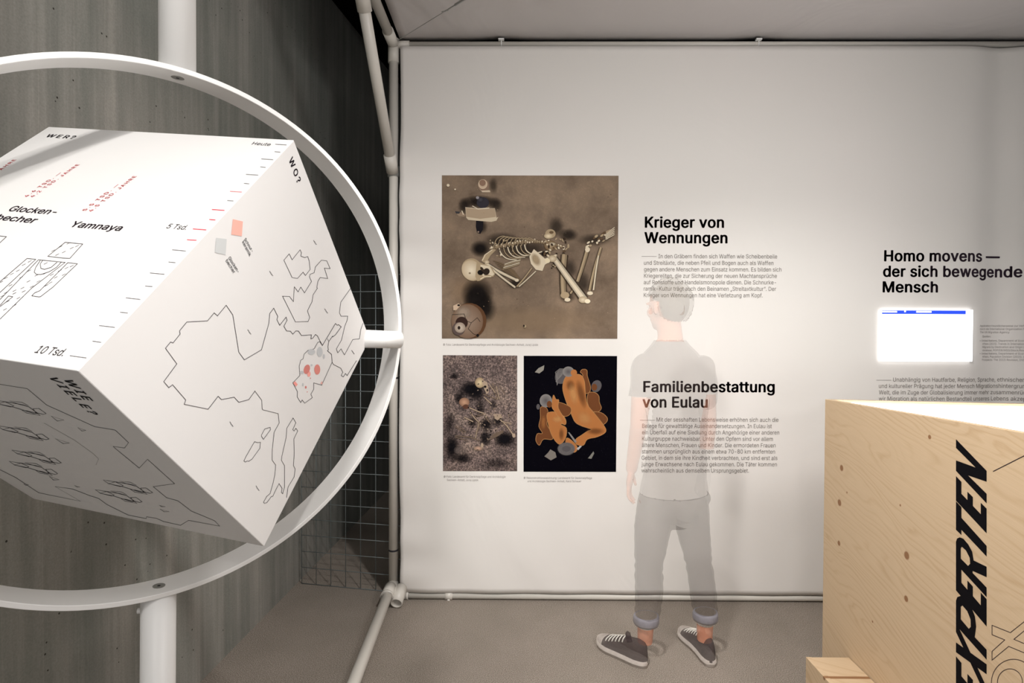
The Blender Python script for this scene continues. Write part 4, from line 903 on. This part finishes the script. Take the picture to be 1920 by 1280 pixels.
hf = Vector((-.50, .866, .03)).normalized(); hl = Vector((-.866, -.50, 0)).normalized(); hu = hl.cross(hf)*-1
if hu.z < 0: hu = -hu
hc = H(1253, 574)
def build_body(g0=0):
    bm = bmesh.new(); loft(bm, secs(-.006), rot=ROT)
    limb(bm, [H(1257, 648), H(1256, 625), H(1252, 600)], [.060, .055, .056])
    ellipsoid(bm, hc+hu*.012-hf*.004, (hf, hl, hu), (.100, .078, .103), 32); ellipsoid(bm, hc+hf*.030-hu*.050, (hf, hl, hu), (.062, .058, .062), 24)
    ellipsoid(bm, hc+hf*.055-hu*.088, (hf, hl, hu), (.030, .034, .026), 16)                       # chin
    limb(bm, [hc+hf*.094+hu*.006, hc+hf*.112-hu*.028], [.007, .012], 12)                          # nose
    ellipsoid(bm, hc+hf*.097+hu*.012, (hf, hl, hu), (.012, .05, .010), 16)                        # brow
    ellipsoid(bm, hc+hf*.088-hu*.062, (hf, hl, hu), (.012, .024, .008), 16)                       # lips
    for sg in (1, -1):
        ellipsoid(bm, hc+hl*sg*.082-hu*.012-hf*.004, ((hf-hl*sg*.35).normalized(), (hl*sg+hf*.35).normalized(), hu), (.019, .009, .032), 16)
        ellipsoid(bm, hc+hf*.06+hl*sg*.04-hu*.03, (hf, hl, hu), (.028, .024, .026), 16)           # cheeks
    limb(bm, left_arm, [.050, .037, .026]); limb(bm, right_arm, [.050, .038, .028, .036])
    limb(bm, left_leg, [.078, .074, .055, .053, .038, .034]); limb(bm, right_leg, [.074, .070, .053, .052, .038, .034])
    for (a_, toe) in ((left_leg[-1], at_z(1135, 1212)), (right_leg[-1], at_z(1286, 1196))):
        toe = Vector((toe.x, toe.y, .04)); h_ = Vector((a_.x, a_.y, .05)); limb(bm, [h_, h_.lerp(toe, .5), toe], [.032, .030, .022])
        limb(bm, [a_, h_], [.034, .03])
    # left hand, relaxed
    w_ = left_arm[-1]; pd = (H(1181, 902, -.03)-w_).normalized(); pc = w_+pd*.05
    ellipsoid(bm, pc, (Vector((.35, .94, 0)).normalized(), Vector((.94, -.35, 0)), pd), (.040, .016, .052), 20)
    side = Vector((.35, .94, 0)).normalized(); curl = Vector((.94, -.35, 0)).normalized()
    for k, ln in enumerate((.066, .074, .070, .056)):
        b_ = pc + pd*.040 + side*(.030-.020*k); j1 = b_ + (pd+curl*.12).normalized()*ln*.45; j2 = j1 + (pd+curl*.55).normalized()*ln*.32; j3 = j2 + (pd*.8+curl*.9).normalized()*ln*.25
        limb(bm, [b_, j1, j2, j3], [.0090, .0085, .0078, .0068], 10)
    t0 = pc + side*.034 - pd*.018; t1 = t0+(pd*.8+side*.6+curl*.3).normalized()*.034; t2 = t1+(pd+curl*.4).normalized()*.028; limb(bm, [t0, t1, t2], [.012, .0098, .0082], 10)
    return bm
def paint_body(me):
    me.materials.append(M['skin']); me.materials.append(M['under']); me.materials.append(M['ankle'])
    zs, zh, zc = ZP(640), ZP(925), ZP(1172); x0 = H(1262, 800).x; zsl = ZP(748)
    def sd(c, a, b):
        ab = b-a; t = max(0, min(1, (c-a).dot(ab)/ab.dot(ab))); return (c-a-ab*t).length
    hand_end = left_arm[2]+(H(1184, 925, -.03)-left_arm[2])
    for p_ in me.polygons:
        c = p_.center; z_ = c.z; k = 1
        if z_ < .092: k = 1
        elif z_ < zc: k = 2
        elif z_ >= zs: k = 0
        elif z_ < ZP(740) and z_ > ZP(940):
            if sd(c, left_arm[1].lerp(left_arm[0], .6), left_arm[1]) < .056 and c.x < H(1213, 800).x: k = 0
            elif sd(c, left_arm[1], left_arm[2]) < .050 and c.x < H(1212, 800).x: k = 0
            elif sd(c, left_arm[2], hand_end) < .075 and c.x < H(1200, 800).x: k = 0
            elif c.x > H(1326, 800).x and z_ > ZP(850): k = 0
        p_.material_index = k
    AI = AH.transposed(); me.materials.append(M['hair'])
    for p_ in me.polygons:
        if p_.center.z > ZP(628):
            q_ = AI @ (p_.center - (hc+hu*.014-hf*.006))
            if not bald(q_) and abs(q_.y) < .086 : p_.material_index = 3
    return me
def bald(c):
    lim = float(np.interp(c.x, [-.12, -.05, -.022, -.012, .03, .045, .075, .12], [-.085, -.082, -.06, .006, .008, .03, .052, .064])); return c.z < lim
AH = Matrix((hf, hl, hu)).transposed()
fuse('body', build_body(), .0055, None, man, 4, paint_body)
for sg in (1, -1):
    bm = bmesh.new(); ellipsoid(bm, hc+hf*.088+hl*sg*.031-hu*.004, (hf, hl, hu), (.011, .013, .008), 16); obj('eye', bm, ghost('eye', rgb(60, 48, 44), .06), man, True)
# hair
bm = bmesh.new(); bmesh.ops.create_icosphere(bm, subdivisions=5, radius=1)
from mathutils import noise as mn
for v in bm.verts:
    d = v.co.copy(); k = 1 + .06*mn.noise(d*9)+.03*mn.noise(d*22)
    v.co = Vector((d.x*.116*k, d.y*.093*k, d.z*.118*k + .006*mn.noise(d*14)))
dele = [f for f in bm.faces if bald(f.calc_center_median())]
bmesh.ops.delete(bm, geom=dele, context='FACES')
A = Matrix((hf, hl, hu)).transposed()
for v in bm.verts: v.co = hc + hu*.014 - hf*.006 + A @ v.co
ho = obj('hair', bm, M['hair'], man, True); hm = ho.data
if sum((p_.center-hc).dot(p_.normal) for p_ in hm.polygons) < 0: hm.flip_normals()
# t-shirt
bm = bmesh.new(); loft(bm, [(c, a_, b_) for c, a_, b_ in secs(.006, 0, 9)] + [(H(1263, 935), 63*PX+.012, .128)], rot=ROT)
sl = left_arm[0].lerp(left_arm[1], .53); sr = right_arm[0].lerp(right_arm[1], .55)
limb(bm, [left_arm[0]+Vector((.01, 0, -.004)), sl+Vector((-.006, 0, 0))], [.062, .050]); limb(bm, [right_arm[0]+Vector((-.008, 0, -.004)), sr], [.062, .052])
def shirt_cut(me):
    b2 = bmesh.new(); b2.from_mesh(me); ol = (left_arm[1]-left_arm[0]).normalized(); orr = (right_arm[1]-right_arm[0]).normalized()
    def out(c):
        return c.z > ZP(637) or c.z < ZP(924) or ((c-sl).dot(ol) > -.004 and (c-left_arm[0]).cross(ol).length < .062 and c.x < H(1216, 760).x) or ((c-sr).dot(orr) > 0 and c.x > H(1322, 760).x and False)
    for v in b2.verts:
        c = v.co; v.co = c + v.normal*(.0022*math.sin(c.z*46+c.x*22+3*math.sin(c.x*15)) + .004*mn.noise(c*7))
    bmesh.ops.delete(b2, geom=[f for f in b2.faces if out(f.calc_center_median())], context='FACES'); b2.to_mesh(me); b2.free(); return me
fuse('t_shirt', bm, .008, M['shirt'], man, 8, shirt_cut)
# jeans
bm = bmesh.new(); loft(bm, [(H(1264, 912), 63*PX+.004, .12), (H(1262, 930), 66*PX+.004, .122), (H(1261, 950), 66*PX+.004, .12), (H(1261, 968), 52*PX, .10), (H(1261, 984), 30*PX, .07)], rot=ROT)
limb(bm, left_leg[:4]+[H(1213, 1166, -.01)], [.085, .082, .064, .064, .052]); limb(bm, right_leg[:4]+[H(1323, 1158, .02)], [.081, .077, .060, .060, .052])
limb(bm, [H(1314, 922, .04), H(1319, 932, .04), H(1312, 948, .03)], [.028, .034, .032])
def jeans_fold(me):
    b2 = bmesh.new(); b2.from_mesh(me); b2.normal_update()
    for v in b2.verts:
        c = v.co; kz = math.exp(-((c.z-ZP(1062))/.05)**2)+.9*math.exp(-((c.z-ZP(1140))/.05)**2)+.25
        v.co = c + v.normal*kz*(.0022*math.sin(c.z*120+c.x*50+4*mn.noise(c*11)) + .003*mn.noise(c*16))
    bmesh.ops.delete(b2, geom=[f for f in b2.faces if f.calc_center_median().z < ZP(1163) or f.calc_center_median().z > ZP(921)], context='FACES'); b2.to_mesh(me); b2.free(); return me
fuse('jeans', bm, .0075, M['jeans'], man, 5, jeans_fold)
for c_, r_ in ((H(1212, 1160, -.01), .052), (H(1323, 1153, .02), .050)):
    bm = bmesh.new(); n = 40; prof = [(r_-.004, -.02), (r_+.003, -.023), (r_+.007, -.012), (r_+.007, .008), (r_+.004, .017), (r_-.003, .018)]
    G = [[bm.verts.new(c_+Vector(((r+.0015*math.sin(5*t))*math.cos(t), (r+.0015*math.sin(3*t))*math.sin(t), z+.004*math.cos(t+1)))) for r, z in prof] for t in [2*math.pi*k/n for k in range(n)]]
    for i in range(n):
        for k in range(len(prof)-1): bm.faces.new((G[i][k], G[(i+1) % n][k], G[(i+1) % n][k+1], G[i][k+1]))
    obj('cuff', bm, M['cuff'], man, True)
# canvas shoes
def wprof(t):
    return float(np.interp(t, [0, .03, .08, .18, .35, .5, .7, .82, .9, .96, 1], [.004, .019, .028, .034, .034, .037, .046, .044, .036, .022, .004]))
def hprof(t): return float(np.interp(t, [0, .04, .12, .3, .42, .55, .7, .85, .95, 1], [.060, .108, .118, .110, .102, .086, .066, .053, .044, .026]))
def make_shoe(heel, toe, sgn):
    heel = Vector((heel.x, heel.y, 0)); toe = Vector((toe.x, toe.y, 0)); L = (toe-heel).length; u = (toe-heel).normalized(); v = Vector((-u.y, u.x, 0))*sgn
    ctr = lambda t: heel+u*L*t+v*(.010*math.sin(math.pi*t))
    nt = 30; bm = bmesh.new(); ns = 15
    def up(t, s_, add=0):
        a_ = math.pi*s_; cx, sy = math.cos(a_), math.sin(a_)
        return ctr(t) + v*(wprof(t)*.95+add)*math.copysign(abs(cx)**.8, cx) + Vector((0, 0, .022+(hprof(t)-.022+add)*sy**.75))
    def patch(bm, ta, tb, add):
        G = [[bm.verts.new(up(ta+(tb-ta)*i/nt, j/ns, add)) for j in range(ns+1)] for i in range(nt+1)]
        for i in range(nt):
            for j in range(ns): bm.faces.new((G[i][j], G[i+1][j], G[i+1][j+1], G[i][j+1]))
        bm.faces.new(G[0][::-1]); bm.faces.new(G[-1]); 
    patch(bm, 0.005, .93, 0); sh = obj('shoe', bm, M['shoe'], man, True)
    bm = bmesh.new(); out = [(t, 1) for t in np.linspace(0, 1, 30)]+[(t, -1) for t in np.linspace(1, 0, 30)[1:-1]]
    rows = []
    for z, ad in ((0, .000), (.003, .003), (.011, .003), (.012, .0045), (.016, .0045), (.017, .003), (.030, .002), (.031, -.006)):
        rows.append([bm.verts.new(ctr(t*(1+ad*2)-ad) + v*sg*(wprof(t)+ad) + Vector((0, 0, z+.006*max(0, t-.85)/.15))) for t, sg in out])
    n = len(out)
    for a_, b_ in zip(rows, rows[1:]):
        for k in range(n): bm.faces.new((a_[k], a_[(k+1) % n], b_[(k+1) % n], b_[k]))
    bm.faces.new(rows[0][::-1]); bm.faces.new(rows[-1]); tag(obj('sole', bm, M['sole'], sh, True), 'pale rubber sole')
    bm = bmesh.new(); patch(bm, .80, .995, .0022); tag(obj('toe_cap', bm, M['sole'], sh, True), 'pale rubber toe cap')
    for k in range(6):
        t = .40+.065*k; bm = bmesh.new(); tube(bm, [up(t, s_, .003) for s_ in (.24, .35, .5, .65, .76)], .0028, 8); obj('lace', bm, M['lace'], sh, True)
    bm = bmesh.new(); tp = up(.36, .5, 0); tube(bm, [tp-u*.01-Vector((0, 0, .02)), tp+Vector((0, 0, .016)), tp+u*.006+Vector((0, 0, .022))], [.014, .012, .004], 12); obj('tongue', bm, M['shoe'], sh, True)
make_shoe(at_z(1214, 1252), at_z(1121, 1203), 1); make_shoe(at_z(1336, 1252), at_z(1277, 1186), -1)
